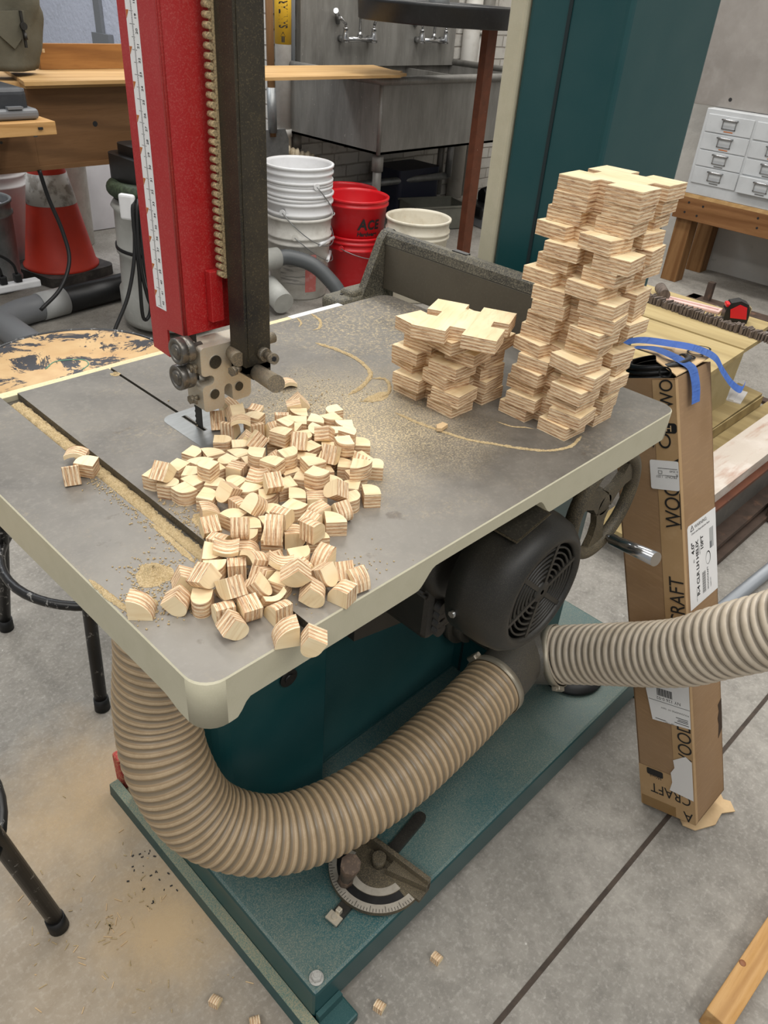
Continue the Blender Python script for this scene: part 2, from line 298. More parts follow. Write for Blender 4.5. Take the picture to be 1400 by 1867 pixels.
V = Vector
class MB:
    def __init__(s): s.b = bmesh.new()
    def _place(s, vs, mat4):
        for v in vs: v.co = mat4 @ v.co
    def box(s, lo, hi, m=None, mi=0, bev=0.0, seg=2):
        lo, hi = V(lo), V(hi)
        r = bmesh.ops.create_cube(s.b, size=1.0); vs = r['verts']
        for v in vs: v.co = V(((lo.x + hi.x) / 2 + v.co.x * (hi.x - lo.x), (lo.y + hi.y) / 2 + v.co.y * (hi.y - lo.y), (lo.z + hi.z) / 2 + v.co.z * (hi.z - lo.z)))
        fs = list({f for v in vs for f in v.link_faces})
        for f in fs: f.material_index = mi
        if bev > 0:
            es = list({e for v in vs for e in v.link_edges})
            q = bmesh.ops.bevel(s.b, geom=es, offset=bev, segments=seg, affect='EDGES', profile=0.5, clamp_overlap=True)
            vs = list({v for f in q['faces'] for v in f.verts} | {v for v in vs if v.is_valid})
            for f in q['faces']: f.material_index = mi
        if m is not None: s._place(vs, m)
        return s
    def cyl(s, p0, p1, r0, r1=None, seg=24, mi=0, caps=True):
        p0, p1 = V(p0), V(p1); d = p1 - p0; L = d.length
        q = d.to_track_quat('Z', 'Y').to_matrix().to_4x4(); q.translation = (p0 + p1) / 2
        r = bmesh.ops.create_cone(s.b, cap_ends=caps, segments=seg, radius1=r0, radius2=r0 if r1 is None else r1, depth=L)
        s._place(r['verts'], q)
        for f in {f for v in r['verts'] for f in v.link_faces}: f.material_index = mi; f.smooth = len(f.verts) == 4
        return s
    def lathe(s, prof, m=None, seg=40, mi=0, close=False, smooth=True):
        """prof: (r, z) pairs turned about z"""
        rings = []; new = []
        for r, z in prof:
            if r < 1e-6: vs = [s.b.verts.new((0, 0, z))]
            else: vs = [s.b.verts.new((r * math.cos(2 * PI * i / seg), r * math.sin(2 * PI * i / seg), z)) for i in range(seg)]
            rings.append(vs); new += vs
        n = len(rings)
        for k in range(n if close else n - 1):
            a, b = rings[k], rings[(k + 1) % n]
            for i in range(seg):
                j = (i + 1) % seg
                if len(a) == 1 and len(b) == 1: continue
                if len(a) == 1: f = s.b.faces.new((a[0], b[j], b[i]))
                elif len(b) == 1: f = s.b.faces.new((a[i], a[j], b[0]))
                else: f = s.b.faces.new((a[i], a[j], b[j], b[i]))
                f.smooth = smooth; f.material_index = mi
        if m is not None: s._place(new, m)
        return s
    def prism(s, poly, z0, z1, m=None, mi=0, mi_cap=None):
        """2D polygon (counter-clockwise) extruded along z"""
        a = [s.b.verts.new((x, y, z0)) for x, y in poly]; b = [s.b.verts.new((x, y, z1)) for x, y in poly]; n = len(poly)
        f1 = s.b.faces.new(list(reversed(a))); f2 = s.b.faces.new(b)
        for f in (f1, f2): f.material_index = mi if mi_cap is None else mi_cap
        for i in range(n):
            j = (i + 1) % n; f = s.b.faces.new((a[i], a[j], b[j], b[i])); f.material_index = mi
        if m is not None: s._place(a + b, m)
        return s
    def tube(s, pts, r, seg=12, mi=0, caps=True, rf=None, mf=None):
        """sweep a circle along points; rf(i) radius, mf(i) material of the band i..i+1"""
        pts = [V(p) for p in pts]; n = len(pts); rings = []
        t0 = (pts[1] - pts[0]).normalized(); up = V((0, 0, 1)) if abs(t0.z) < 0.9 else V((1, 0, 0))
        nx = t0.cross(up).normalized()
        for i in range(n):
            t = (pts[min(i + 1, n - 1)] - pts[max(i - 1, 0)]).normalized()
            nx = (nx - t * nx.dot(t)).normalized(); ny = t.cross(nx)
            rr = rf(i) if rf else r
            rings.append([s.b.verts.new(pts[i] + (nx * math.cos(2 * PI * k / seg) + ny * math.sin(2 * PI * k / seg)) * rr) for k in range(seg)])
        for i in range(n - 1):
            for k in range(seg):
                j = (k + 1) % seg; f = s.b.faces.new((rings[i][k], rings[i][j], rings[i + 1][j], rings[i + 1][k])); f.smooth = True; f.material_index = mf(i) if mf else mi
        if caps:
            f = s.b.faces.new(list(reversed(rings[0]))); f.material_index = mi
            f = s.b.faces.new(rings[-1]); f.material_index = mi
        return s
    def quad(s, a, b, c, d, mi=0):
        f = s.b.faces.new([s.b.verts.new(V(p)) for p in (a, b, c, d)]); f.material_index = mi; return s

ORG = {}
def obj(name, mb, mats, parent=None, local=False, smooth=None):
    """one mesh object; geometry given in world space unless local"""
    b = mb.b if isinstance(mb, MB) else mb
    bmesh.ops.recalc_face_normals(b, faces=b.faces[:])
    off = V((0, 0, 0))
    if parent is not None:
        off = ORG.get(parent.name, V((0, 0, 0)))
        if local: off = V((0, 0, 0))
    me = bpy.data.meshes.new(name)
    if off.length > 0:
        for v in b.verts: v.co -= off
    b.to_mesh(me); b.free()
    for m in (mats if isinstance(mats, (list, tuple)) else [mats]): me.materials.append(m)
    o = bpy.data.objects.new(name, me); COL.objects.link(o)
    if parent is not None:
        o.parent = parent; ORG[o.name] = ORG.get(parent.name, V((0, 0, 0)))
    return o
def tag(o, label, cat, group=None, kind=None):
    o['label'] = label; o['category'] = cat
    if group: o['group'] = group
    if kind: o['kind'] = kind
    return o
def thing(name, label, cat, loc=(0, 0, 0), group=None):
    o = bpy.data.objects.new(name, None); COL.objects.link(o); o.location = loc; o.empty_display_size = 0.05
    ORG[o.name] = V(loc); tag(o, label, cat, group); return o
def solo(name, mb, mats, label, cat, group=None, kind=None): return tag(obj(name, mb, mats), label, cat, group, kind)
def struct(name, mb, mats): o = obj(name, mb, mats); o['kind'] = 'structure'; return o
def copy_thing(root, loc, rotz=0.0, label=None, group=None):
    r = root.copy(); COL.objects.link(r); r.location = loc; r.rotation_euler = (0, 0, rotz)
    if label: r['label'] = label
    if group: r['group'] = group
    for ch in root.children:
        c = ch.copy(); COL.objects.link(c); c.parent = r
        for g in ch.children:
            d = g.copy(); COL.objects.link(d); d.parent = c
    return r
def crom(P, n):
    """Catmull-Rom through P, n samples per span"""
    P = [V(p) for p in P]; Q = [P[0] * 2 - P[1]] + P + [P[-1] * 2 - P[-2]]; out = []
    for i in range(1, len(Q) - 2):
        for k in range(n):
            t = k / n; a, b, c, d = Q[i - 1], Q[i], Q[i + 1], Q[i + 2]
            out.append(0.5 * ((2 * b) + (c - a) * t + (2 * a - 5 * b + 4 * c - d) * t * t + (3 * b - a - 3 * c + d) * t ** 3))
    out.append(P[-1]); return out
def resample(pts, step):
    L = [0]
    for a, b in zip(pts, pts[1:]): L.append(L[-1] + (b - a).length)
    n = max(2, int(L[-1] / step)); out = []; k = 0
    for i in range(n + 1):
        s = L[-1] * i / n
        while k < len(L) - 2 and L[k + 1] < s: k += 1
        t = (s - L[k]) / max(1e-9, L[k + 1] - L[k]); out.append(pts[k].lerp(pts[k + 1], t))
    return out
def frame(o, x, y, z=None):
    """4x4 with origin o, axes x, y (and z)"""
    x, y = V(x).normalized(), V(y).normalized(); z = x.cross(y) if z is None else V(z)
    m = Matrix(((x.x, y.x, z.x), (x.y, y.y, z.y), (x.z, y.z, z.z))).to_4x4(); m.translation = V(o); return m
def text_bm(body, size, m, ext=0.0002, align='LEFT', xs=1.0, shear=0.0, bold=0.0, wrap=None):
    cu = bpy.data.curves.new('txt', 'FONT'); cu.body = body; cu.size = size; cu.extrude = ext; cu.align_x = align; cu.shear = shear; cu.offset = bold
    t = bpy.data.objects.new('txt', cu); COL.objects.link(t)
    dg = bpy.context.evaluated_depsgraph_get(); dg.update()
    me = bpy.data.meshes.new_from_object(t.evaluated_get(dg)); b = bmesh.new(); b.from_mesh(me)
    bpy.data.objects.remove(t); bpy.data.curves.remove(cu); bpy.data.meshes.remove(me)
    for v in b.verts:
        c = V((v.co.x * xs, v.co.y, v.co.z)); v.co = wrap(c) if wrap else m @ c
    return b
def lettering(name, items, mt, parent):
    """items: list of (body, size, matrix, kwargs) merged into one lettering part"""
    B = bmesh.new()
    for body, size, m, kw in items:
        b = text_bm(body, size, m, **kw); me = bpy.data.meshes.new('t'); b.to_mesh(me); b.free(); B.from_mesh(me); bpy.data.meshes.remove(me)
    mb = MB(); mb.b.free(); mb.b = B
    return obj(name, mb, mt, parent)
def boolean(o, cutter, op='DIFFERENCE'):
    md = o.modifiers.new('b', 'BOOLEAN'); md.operation = op; md.object = cutter; md.solver = 'EXACT'
    dg = bpy.context.evaluated_depsgraph_get(); dg.update()
    me = bpy.data.meshes.new_from_object(o.evaluated_get(dg)); old = o.data; o.modifiers.clear(); o.data = me; me.name = o.name; bpy.data.meshes.remove(old)
    cm = cutter.data; bpy.data.objects.remove(cutter); bpy.data.meshes.remove(cm)
def rrect(x0, y0, x1, y1, r, n=6, rs=None):
    """rounded rectangle, counter-clockwise; rs = radii at (x0y0, x1y0, x1y1, x0y1)"""
    rs = rs or (r, r, r, r); P = []
    for (cx, cy, a0), q in zip(((x0, y0, PI), (x1, y0, 1.5 * PI), (x1, y1, 0), (x0, y1, 0.5 * PI)), rs):
        ox = cx + (q if cx == x0 else -q); oy = cy + (q if cy == y0 else -q)
        for i in range(n + 1):
            a = a0 + i / n * PI / 2; P.append((ox + q * math.cos(a), oy + q * math.sin(a)))
    return P

# ------------------------------------------------------------------ the room
b = MB(); b.box((-4, -3.5, -0.1), (6, 8.2, 0)); struct('floor', b, M['concrete'])
b = MB(); b.box((2.84, 3.55, 0), (5.2, 3.67, 3.0)); struct('wall_back', b, M['brick_back'])
b = MB(); b.box((2.84, 3.67, 0), (2.96, 8.1, 3.0)); struct('wall_left', b, M['brick_left'])
b = MB(); b.box((-4, 8.1, 0), (2.96, 8.2, 3.0)); struct('wall_far', b, M['plaster'])
b = MB(); b.box((4.45, -3.4, 0), (4.57, 2.3, 3.0)); b.box((4.57, 2.18, 0), (5.2, 2.3, 3.0)); b.box((5.1, 2.3, 0), (5.2, 3.55, 3.0)); struct('wall_right', b, M['plaster'])
b = MB(); b.box((-0.6, -0.134, -0.002), (2.6, -0.126, 0.0012)); jm = mat('floor_joint_filler', '#4a3f36', 0.85, 0, [('#2c2622', 30, 0.4, 0.7, 0.8)]); j = struct('trim_1', b, jm); j.rotation_euler = (0, 0, -0.016)

# ------------------------------------------------------------------ the bandsaw
TZ = 0.86; TW = 0.68; TD = 0.4987
saw = thing('bandsaw', 'large teal bandsaw with a cast iron table and a red blade guard', 'bandsaw', (0.65, 0.3, 0.02))
b = MB(); b.box((0.158, 0.048, 0.022), (1.15, 0.547, 0.0943), bev=0.006)
for f in b.b.faces:
    if f.normal.z > 0.9: f.material_index = 1
base = obj('base_plate', b, [M['teal'], M['teal_top']], saw)
b = MB(); b.cyl((0.1745, 0.0645, 0.0943), (0.1745, 0.0645, 0.0965), 0.0105, seg=28)
b.cyl((0.1745, 0.0645, 0.0965), (0.1745, 0.0645, 0.104), 0.0075, seg=6); b.cyl((0.1745, 0.0645, 0.104), (0.1745, 0.0645, 0.1055), 0.004, seg=16); obj('anchor_bolt', b, mat('zinc_bolt', '#bcbbb6', 0.35, 0.25, [('#8a8984', 300, 0.5, 0.7, 0.6)]), base)
# lower cabinet with a rounded corner, and the wheel housing plate behind it
b = MB(); b.prism(rrect(0.165, 0.295, 0.39, 0.52, 0.045, 8, (0.045, 0.003, 0.003, 0.045)), 0.0943, 0.80); cab = obj('lower_cabinet', b, M['teal'], saw)
b = MB(); b.cyl((0.313, 0.2945, 0.422), (0.313, 0.291, 0.422), 0.015, seg=24); b.cyl((0.313, 0.2945, 0.422), (0.313, 0.2885, 0.422), 0.008, seg=24); obj('hole_plug', b, M['blackplain'], cab)
b = MB(); b.box((0.39, 0.334, 0.0943), (0.79, 0.50, 0.79), bev=0.004); b.box((0.39, 0.331, 0.0943), (0.79, 0.3345, 0.098)); obj('wheel_housing', b, M['teal_dark'], saw)
# column: two sheet-metal faces with a pressed seam, cream door edge on the operator's side
b = MB(); b.box((0.78, 0.2298, 0.0943), (1.012, 0.376, 2.0), bev=0.008, seg=3); col_ = obj('column', b, M['teal'], saw)
b = MB(); b.box((0.7785, 0.3105, 0.10), (0.7815, 0.3155, 2.0)); obj('column_seam', b, M['seam'], col_)
b = MB(); b.box((0.776, 0.3765, 0.4), (1.018, 0.405, 2.0), bev=0.006, seg=3); obj('column_door', b, M['cream'], saw)
b = MB(); b.box((0.0, 0.255, 1.62), (1.018, 0.405, 2.1), bev=0.03, seg=4); obj('upper_wheel_housing', b, M['teal'], saw)

# table: slab and skirt in one closed shell, the skirt's lower edge stepping as on the casting
def interp(x, K):
    if x <= K[0][0]: return K[0][1]
    for (a, u), (c, v) in zip(K, K[1:]):
        if x <= c: q = (x - a) / (c - a); q = q * q * (3 - 2 * q); return u + (v - u) * q
    return K[-1][1]
FR = [(0.027, 0.8145), (0.040, 0.8285), (0.214, 0.8275), (0.218, 0.8275), (0.240, 0.8455), (0.396, 0.8445), (0.422, 0.8225), (0.66, 0.8235)]
LF = [(0.030, 0.8145), (0.052, 0.8195), (0.12, 0.8185), (0.35, 0.8140)]
def lowz(x, y):
    if y < 0.021 and x < TW - 0.021 and y <= x: return interp(x, FR)
    if x < 0.021: return interp(y, LF)
    return 0.8235
per = []
for (x, y), (x2, y2) in zip(*(lambda P: (P, P[1:] + P[:1]))(rrect(0, 0, TW, TD, 0.02, 7))):
    n = max(1, int(math.hypot(x2 - x, y2 - y) / 0.004))
    per += [(x + (x2 - x) * k / n, y + (y2 - y) * k / n) for k in range(n)]
ctr = V((TW / 2, TD / 2, 0)); b = MB(); bm0 = b.b
def inset(x, y, d): return (min(max(x, d), TW - d), min(max(y, d), TD - d))
loops = []
for d, zf in ((0.0011, lambda x, y: TZ), (0.0, lambda x, y: TZ - 0.0011), (0.0, lowz), (0.003, lambda x, y: lowz(x, y) - 0.0), (0.020, lambda x, y: lowz(x, y)), (0.022, lambda x, y: 0.8465)):
    row = []
    for x, y in per:
        if d <= 0.003:
            dx, dy = x - ctr.x, y - ctr.y; xi, yi = x, y
            if d: xi, yi = ctr.x + dx * (1 - d / TW * 2), ctr.y + dy * (1 - d / TD * 2)
        else: xi, yi = inset(x, y, d)
        row.append(bm0.verts.new((xi, yi, zf(x, y))))
    loops.append(row)
n = len(per)
for a, c in zip(loops, loops[1:]):
    for i in range(n):
        f = bm0.faces.new((a[i], a[(i + 1) % n], c[(i + 1) % n], c[i]))
        f.smooth = False
bm0.faces.new(loops[0]); bm0.faces.new(list(reversed(loops[-1])))
bmesh.ops.remove_doubles(bm0, verts=bm0.verts[:], dist=1e-6); bmesh.ops.dissolve_degenerate(bm0, edges=bm0.edges[:], dist=1e-7)
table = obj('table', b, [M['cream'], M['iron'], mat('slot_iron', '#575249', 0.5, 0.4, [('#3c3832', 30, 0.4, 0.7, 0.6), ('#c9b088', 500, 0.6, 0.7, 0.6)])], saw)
def cutter(lo, hi): c = MB(); c.box(lo, hi); return obj('cut', c, [])
boolean(table, cutter((0.0802, -0.05, 0.8515), (0.0988, 0.6, 0.9)))
boolean(table, cutter((0.2078, 0.30, 0.80), (0.2112, 0.6, 0.9)))
for p in table.data.polygons:
    z = p.center.z + ORG[saw.name].z; x = p.center.x + ORG[saw.name].x; y = p.center.y + ORG[saw.name].y
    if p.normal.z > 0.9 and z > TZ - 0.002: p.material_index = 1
    elif 0.0795 < x < 0.0995 and z > 0.8505 and abs(p.normal.y) < 0.5: p.material_index = 2
    elif 0.207 < x < 0.212 and abs(p.normal.x) > 0.5 and y > 0.3: p.material_index = 2
    else: p.material_index = 0
    if abs(p.normal.z) < 0.1 and abs(p.normal.x) > 0.02 and abs(p.normal.y) > 0.02: p.use_smooth = True
b = MB(); b.prism(rrect(0.1865, 0.262, 0.259, 0.3525, 0.014, 6), TZ - 0.003, TZ + 0.0003)
ip = obj('table_insert', b, mat('aluminium_insert', '#8b8b88', 0.35, 0.7, [('#75746f', 30, 0.4, 0.7, 0.6, (1, 6, 1)), ('#a5a49f', 12, 0.5, 0.75, 0.5)]), table)
boolean(ip, cutter((0.2066, 0.3, 0.8), (0.2124, 0.3415, 0.9)))
b = MB(); b.box((0.2067, 0.3001, TZ - 0.0026), (0.2123, 0.3414, TZ - 0.0022)); obj('insert_slot', b, M['blackplain'], ip)
b = MB(); b.box((-0.08, TD + 0.0005, 0.842), (0.592, TD + 0.014, 0.8575), bev=0.0008)
for f in b.b.faces:
    if f.normal.z > 0.5: f.material_index = 1
b.box((0.494, TD + 0.0005, 0.8576), (0.5915, TD + 0.0139, 0.858), mi=2)
obj('fence_rail', b, [M['cream'], mat('sawdust_coated_rail', '#d8cba4', 0.9, 0, [('#c5b083', 300, 0.5, 0.7, 0.6)]), M['white']], table)
b = MB(); b.prism([(0.40, 0.47), (0.40, 0.56), (0.56, 0.56), (0.585, 0.50), (0.52, 0.44)], -0.05, 0.0, Matrix.Translation((0, 0.25, 0)) @ frame((0, 0, 0), (1, 0, 0), (0, 0, 1)))
for k in range(4): b.cyl((0.47, 0.15, 0.56 - k * 0.014), (0.47, 0.34, 0.56 - k * 0.014), 0.010, seg=12)
b.box((0.45, 0.16, 0.50), (0.56, 0.334, 0.60), bev=0.01); obj('motor_bracket', b, M['black'], saw)
b = MB(); b.cyl((0.43, 0.334, 0.515), (0.43, 0.30, 0.515), 0.02, seg=20); b.cyl((0.425, 0.30, 0.512), (0.425, 0.285, 0.512), 0.008, seg=6); obj('bracket_bolt', b, M['greysteel'], saw)

# guide post with rack, blade, blade guard
b = MB(); b.prism([(0.2366, 0.262), (0.2672, 0.262), (0.2672, 0.286), (0.2366, 0.286)], 0.93, 1.62); b.box((0.2398, 0.2612, 0.94), (0.2406, 0.2625, 1.6))
b.prism([(0.2366, 0.937), (0.2366, 0.929), (0.245, 0.922), (0.2672, 0.918), (0.2672, 0.937)], -0.286, -0.262, frame((0, 0, 0), (1, 0, 0), (0, 0, 1)))
post = obj('guide_post', b, M['post'], saw)
b = MB(); b.box((0.2345, 0.2868, 1.02), (0.2405, 0.2915, 1.6))
for i in range(82):
    z = 1.024 + i * 0.0071; b.cyl((0.2325, 0.2868, z), (0.2325, 0.2945, z), 0.0027, seg=8)
obj('rack', b, dusted('rack_teeth_dusty', '#6a5f4c', '#c9b186', 0.9, 600, 0.4, 0.6, 0.5), post)
b = MB(); b.cyl((0.2505, 0.262, 0.929), (0.2268, 0.202, 0.9455), 0.0082, 0.0085, seg=28); obj('locking_knob', b, M['greysteel'], post)
b = MB(); b.cyl((0.2575, 0.262, 0.9475), (0.2575, 0.256, 0.9475), 0.0068, seg=20); b.cyl((0.2575, 0.256, 0.9475), (0.253, 0.241, 0.951), 0.0036, seg=14)
b.cyl((0.2535, 0.243, 0.9505), (0.2515, 0.236, 0.952), 0.0054, seg=20); b.cyl((0.2515, 0.2361, 0.952), (0.2513, 0.2356, 0.9521), 0.0026, seg=6, mi=1)
b.cyl((0.2672, 0.274, 0.955), (0.281, 0.274, 0.955), 0.0055, seg=18)
obj('clamp_bolt', b, [M['greysteel'], M['blackplain']], post)
b = MB(); b.cyl((0.2366, 0.272, 0.934), (0.2285, 0.270, 0.934), 0.0035, seg=14); b.cyl((0.2285, 0.27, 0.934), (0.2245, 0.269, 0.934), 0.0052, seg=6); obj('thumb_screw', b, M['greysteel'], post)
# aluminium guide block: profile in x-z, cut-outs as in the photo
def arc(cx, cz, r, a0, a1, n=6): return [(cx + r * math.cos(a0 + (a1 - a0) * i / n), cz + r * math.sin(a0 + (a1 - a0) * i / n)) for i in range(n + 1)]
P = []
P += arc(0.2075, 0.8925, 0.005, PI, 1.5 * PI)
P += arc(0.2225, 0.8925, 0.005, -PI / 2, 0)
P += [(0.2275, 0.901)] + arc(0.2325, 0.907, 0.005, PI, 0, 6) + [(0.2375, 0.900)]
P += arc(0.2425, 0.8955, 0.005, PI, 1.5 * PI)
P += arc(0.256, 0.8955, 0.005, -PI / 2, 0)
P += [(0.262, 0.9555)]
P += arc(0.207, 0.9515, 0.005, PI / 2, PI)
P += arc(0.207, 0.9315, 0.005, PI, 1.5 * PI, 4) + arc(0.2115, 0.9215, 0.005, PI / 2, -PI / 2, 6) + arc(0.207, 0.9115, 0.005, PI / 2, PI, 4)
blockm = frame((0, 0, 0), (1, 0, 0), (0, 0, 1))
b = MB(); b.prism(P, -0.316, -0.288, blockm); block = obj('guide_block', b, M['alu'], saw)
for (hx, hz, hr) in ((0.2185, 0.9395, 0.0068), (0.2155, 0.9055, 0.0052), (0.2455, 0.9055, 0.0048)):
    b = MB(); b.cyl((hx, 0.288, hz), (hx, 0.2875, hz), hr + 0.0006, seg=28, mi=1); b.cyl((hx, 0.2878, hz), (hx, 0.2866, hz), hr, seg=28); obj('guide_pin', b, [M['post'], M['alu']], block)
b = MB(); b.cyl((0.2395, 0.288, 0.945), (0.2330, 0.268, 0.945), 0.0075, seg=24); obj('mounting_stud', b, M['greysteel'], block)
for (y0, z0) in ((0.3005, 0.9545), (0.3035, 0.9262)):
    b = MB(); mm = frame((0.1830, y0, z0), (0, 1, 0), (0, 0, 1))
    b.lathe([(0.003, 0), (0.0075, 0), (0.0075, 0.0012), (0.0095, 0.0012), (0.0095, 0), (0.0125, 0), (0.013, 0.001), (0.013, 0.0065), (0.0125, 0.007), (0.0125, 0.0085), (0.013, 0.009), (0.013, 0.0145), (0.0125, 0.0155), (0.004, 0.0155)], mm, 36)
    b.cyl((0.1825, y0, z0), (0.212, y0 - 0.0, z0), 0.004, seg=14); obj('guide_bearing', b, mat('bearing_steel', '#77736d', 0.32, 0.7, [('#3a3733', 60, 0.4, 0.7, 0.6), ('#b9a37c', 500, 0.6, 0.7, 0.5)]), block)
for (y0, z0, dx) in ((0.296, 0.936, 0.0), (0.298, 0.9015, 0.0)):
    b = MB(); b.cyl((0.2025, y0, z0), (0.1965, y0, z0), 0.0028, seg=12); b.cyl((0.1965, y0, z0), (0.1925, y0, z0), 0.0048, seg=6); b.box((0.194, y0 - 0.009, z0 - 0.002), (0.196, y0 - 0.002, z0 + 0.002)); obj('set_screw', b, M['greysteel'], block)
b = MB(); b.box((0.2090, 0.3045, 0.80), (0.2097, 0.316, 1.62))
for i in range(40): b.prism([(0, 0), (0.0014, 0.0012), (0, 0.004)], 0, 0.0007, Matrix.Translation((0.2097, 0.316, 0.845 + i * 0.006)) @ frame((0, 0, 0), (0, 1, 0), (0, 0, 1), (-1, 0, 0)))
obj('saw_blade', b, M['darkiron'], saw)
# red guard: U channel; side wall with the scale towards the left, tab at the bottom
b = MB()
gx0, gx1, gy0, gy1, gt = 0.1955, 0.2555, 0.302, 0.3625, 0.0022
side = [(gy0, 0.9665), (gy0, 1.62), (gy1, 1.62), (gy1, 0.9365), (0.3335, 0.9345), (0.3335, 0.9635)]
b.prism([(y, z) for y, z in reversed(side)], gx0, gx0 + gt, frame((0, 0, 0), (0, 1, 0), (0, 0, 1), (1, 0, 0)))
b.box((gx0, gy0, 0.9665), (gx1, gy0 + gt, 1.62)); b.box((gx1 - gt, gy0, 0.975), (gx1, 0.335, 1.62)); b.cyl((gx0 + 0.0016, gy0 + 0.0016, 0.9665), (gx0 + 0.0016, gy0 + 0.0016, 1.62), 0.0022, seg=16)
b.box((0.2455, 0.2995, 1.01), (0.256, 0.3015, 1.03), bev=0.001)
b.box((0.222, 0.330, 0.957), (0.2495, 0.332, 1.0))
guard = obj('blade_guard', b, M['red'], saw)
b = MB(); b.box((0.2225, 0.2935, 0.977), (0.2362, 0.3018, 1.026), bev=0.0006); obj('guard_clip', b, M['red'], guard)
b = MB(); b.box((0.2660, 0.288, 0.96), (0.2688, 0.31, 1.0)); obj('guard_clip', b, M['red'], guard)
# the printed scale on the side wall
b = MB(); b.box((gx0 - 0.0003, 0.331, 0.983), (gx0 - 0.0001, 0.349, 1.55)); rul = obj('scale', b, M['label'], guard)
b = MB()
for i in range(0, 620):
    z = 0.985 + i * 0.0009
    if z > 1.30: break
    w = 0.0085 if i % 20 == 0 else (0.006 if i % 10 == 0 else 0.0042)
    b.box((gx0 - 0.00045, 0.3405 - w / 2 + 0.001, z), (gx0 - 0.0003, 0.3405 + w / 2 - (0.0015 if i % 10 else 0), z + 0.00035))
obj('scale_ticks', b, M['greyink'], rul)
b = MB()
for i in range(14):
    z = 1.0 + i * 0.0254; b.prism([(0.3485, z), (0.3485, z - 0.006), (0.3445, z)], 0, 0.0002, Matrix.Translation((gx0 - 0.0005, 0, 0)) @ frame((0, 0, 0), (0, 1, 0), (0, 0, 1), (1, 0, 0)))
obj('scale_marks', b, M['orangeink'], rul)
items = []
for i in range(32): items.append((str(42 - i), 0.0042, frame((gx0 - 0.0005, 0.3368 , 0.988 + i * 0.0102), (0, 0, 1), (0, 1, 0), (-1, 0, 0)) @ Matrix.Rotation(0, 4, 'Z'), dict(ext=0.00005)))
lettering('scale_numbers', [(t, s, frame((gx0 - 0.0005, 0.3335, 0.988 + i * 0.0102), (0, 0, 1), (0, 1, 0)), k) for i, (t, s, m, k) in enumerate(items)], M['ink'], rul)

# motor
mc = (0.520, 0.634)
my = lambda y: frame((mc[0], y, mc[1]), (1, 0, 0), (0, 0, -1), (0, 1, 0))
b = MB(); b.lathe([(0, 0.0), (0.072, 0.0), (0.082, 0.01), (0.082, 0.17), (0.0, 0.17)], my(0.15), 48)
for k in range(40):
    a = 2 * PI * k / 40; p = V((mc[0] + 0.082 * math.cos(a), 0, mc[1] + 0.082 * math.sin(a))); q = V((mc[0] + 0.089 * math.cos(a), 0, mc[1] + 0.089 * math.sin(a)))
    b.cyl((q.x, 0.165, q.z), (q.x, 0.30, q.z), 0.003, seg=6)
motor = obj('motor', b, M['black'], saw)
b = MB(); b.lathe([(0.070, 0.009), (0.074, 0.004), (0.079, 0.0045), (0.087, 0.010), (0.0955, 0.022), (0.099, 0.040), (0.100, 0.06), (0.100, 0.085), (0.095, 0.085), (0.095, 0.06), (0.09, 0.03), (0.070, 0.012)], my(0.03), 64, close=True)
cov = obj('fan_cover', b, M['black'], motor)
b = MB()
for r in (0.024, 0.032, 0.040, 0.048, 0.056, 0.064):
    b.lathe([(r - 0.0012, 0.0085), (r + 0.0012, 0.0085), (r + 0.0012, 0.013), (r - 0.0012, 0.013)], my(0.03), 48, close=True)
b.lathe([(0, 0.0075), (0.014, 0.0075), (0.016, 0.010), (0.016, 0.014), (0, 0.014)], my(0.03), 32)
for k in range(6):
    a = 2 * PI * k / 6 + 0.3; d = V((math.cos(a), 0, math.sin(a))); n = V((-d.z, 0, d.x)); c = V((mc[0], 0.0405, mc[1]))
    b.box((0.012, -0.003, -0.0028), (0.073, 0.003, 0.0028), frame(c, d, n))
b.lathe([(0.0, 0.003), (0.0035, 0.003), (0.0035, 0.0078), (0, 0.0078)], my(0.0345), 16)
obj('fan_grille', b, M['black'], cov)
b = MB(); b.lathe([(0, 0.03), (0.07, 0.03), (0.07, 0.034), (0, 0.034)], my(0.03), 40); obj('fan', b, M['blackplain'], cov)
pa = PI * 0.56
b = MB(); nrm = V((math.cos(pa), 0, math.sin(pa))); pc = V((mc[0], 0.082, mc[1])) + nrm * 0.1
tx = V((-nrm.z, 0, nrm.x)) * -1
b.box((-0.032, -0.022, -0.0005), (0.032, 0.022, 0.001), frame(pc, tx, (0, 1, 0))); b.box((-0.0345, -0.0245, -0.0008), (0.0345, 0.0245, 0.0004), frame(pc, tx, (0, 1, 0)), mi=1)
pl = obj('name_plate', b, [mat('dark_name_plate', '#45423c', 0.5, 0.3, [('#6b665b', 300, 0.5, 0.7, 0.6)]), M['black_dusty']], motor)
b = MB(); sp = V((mc[0] - 0.096, 0.10, mc[1] - 0.02)); b.cyl(sp + V((0.004, 0, 0)), sp - V((0.007, 0, 0)), 0.005, seg=6); obj('cover_screw', b, M['steel'], motor)

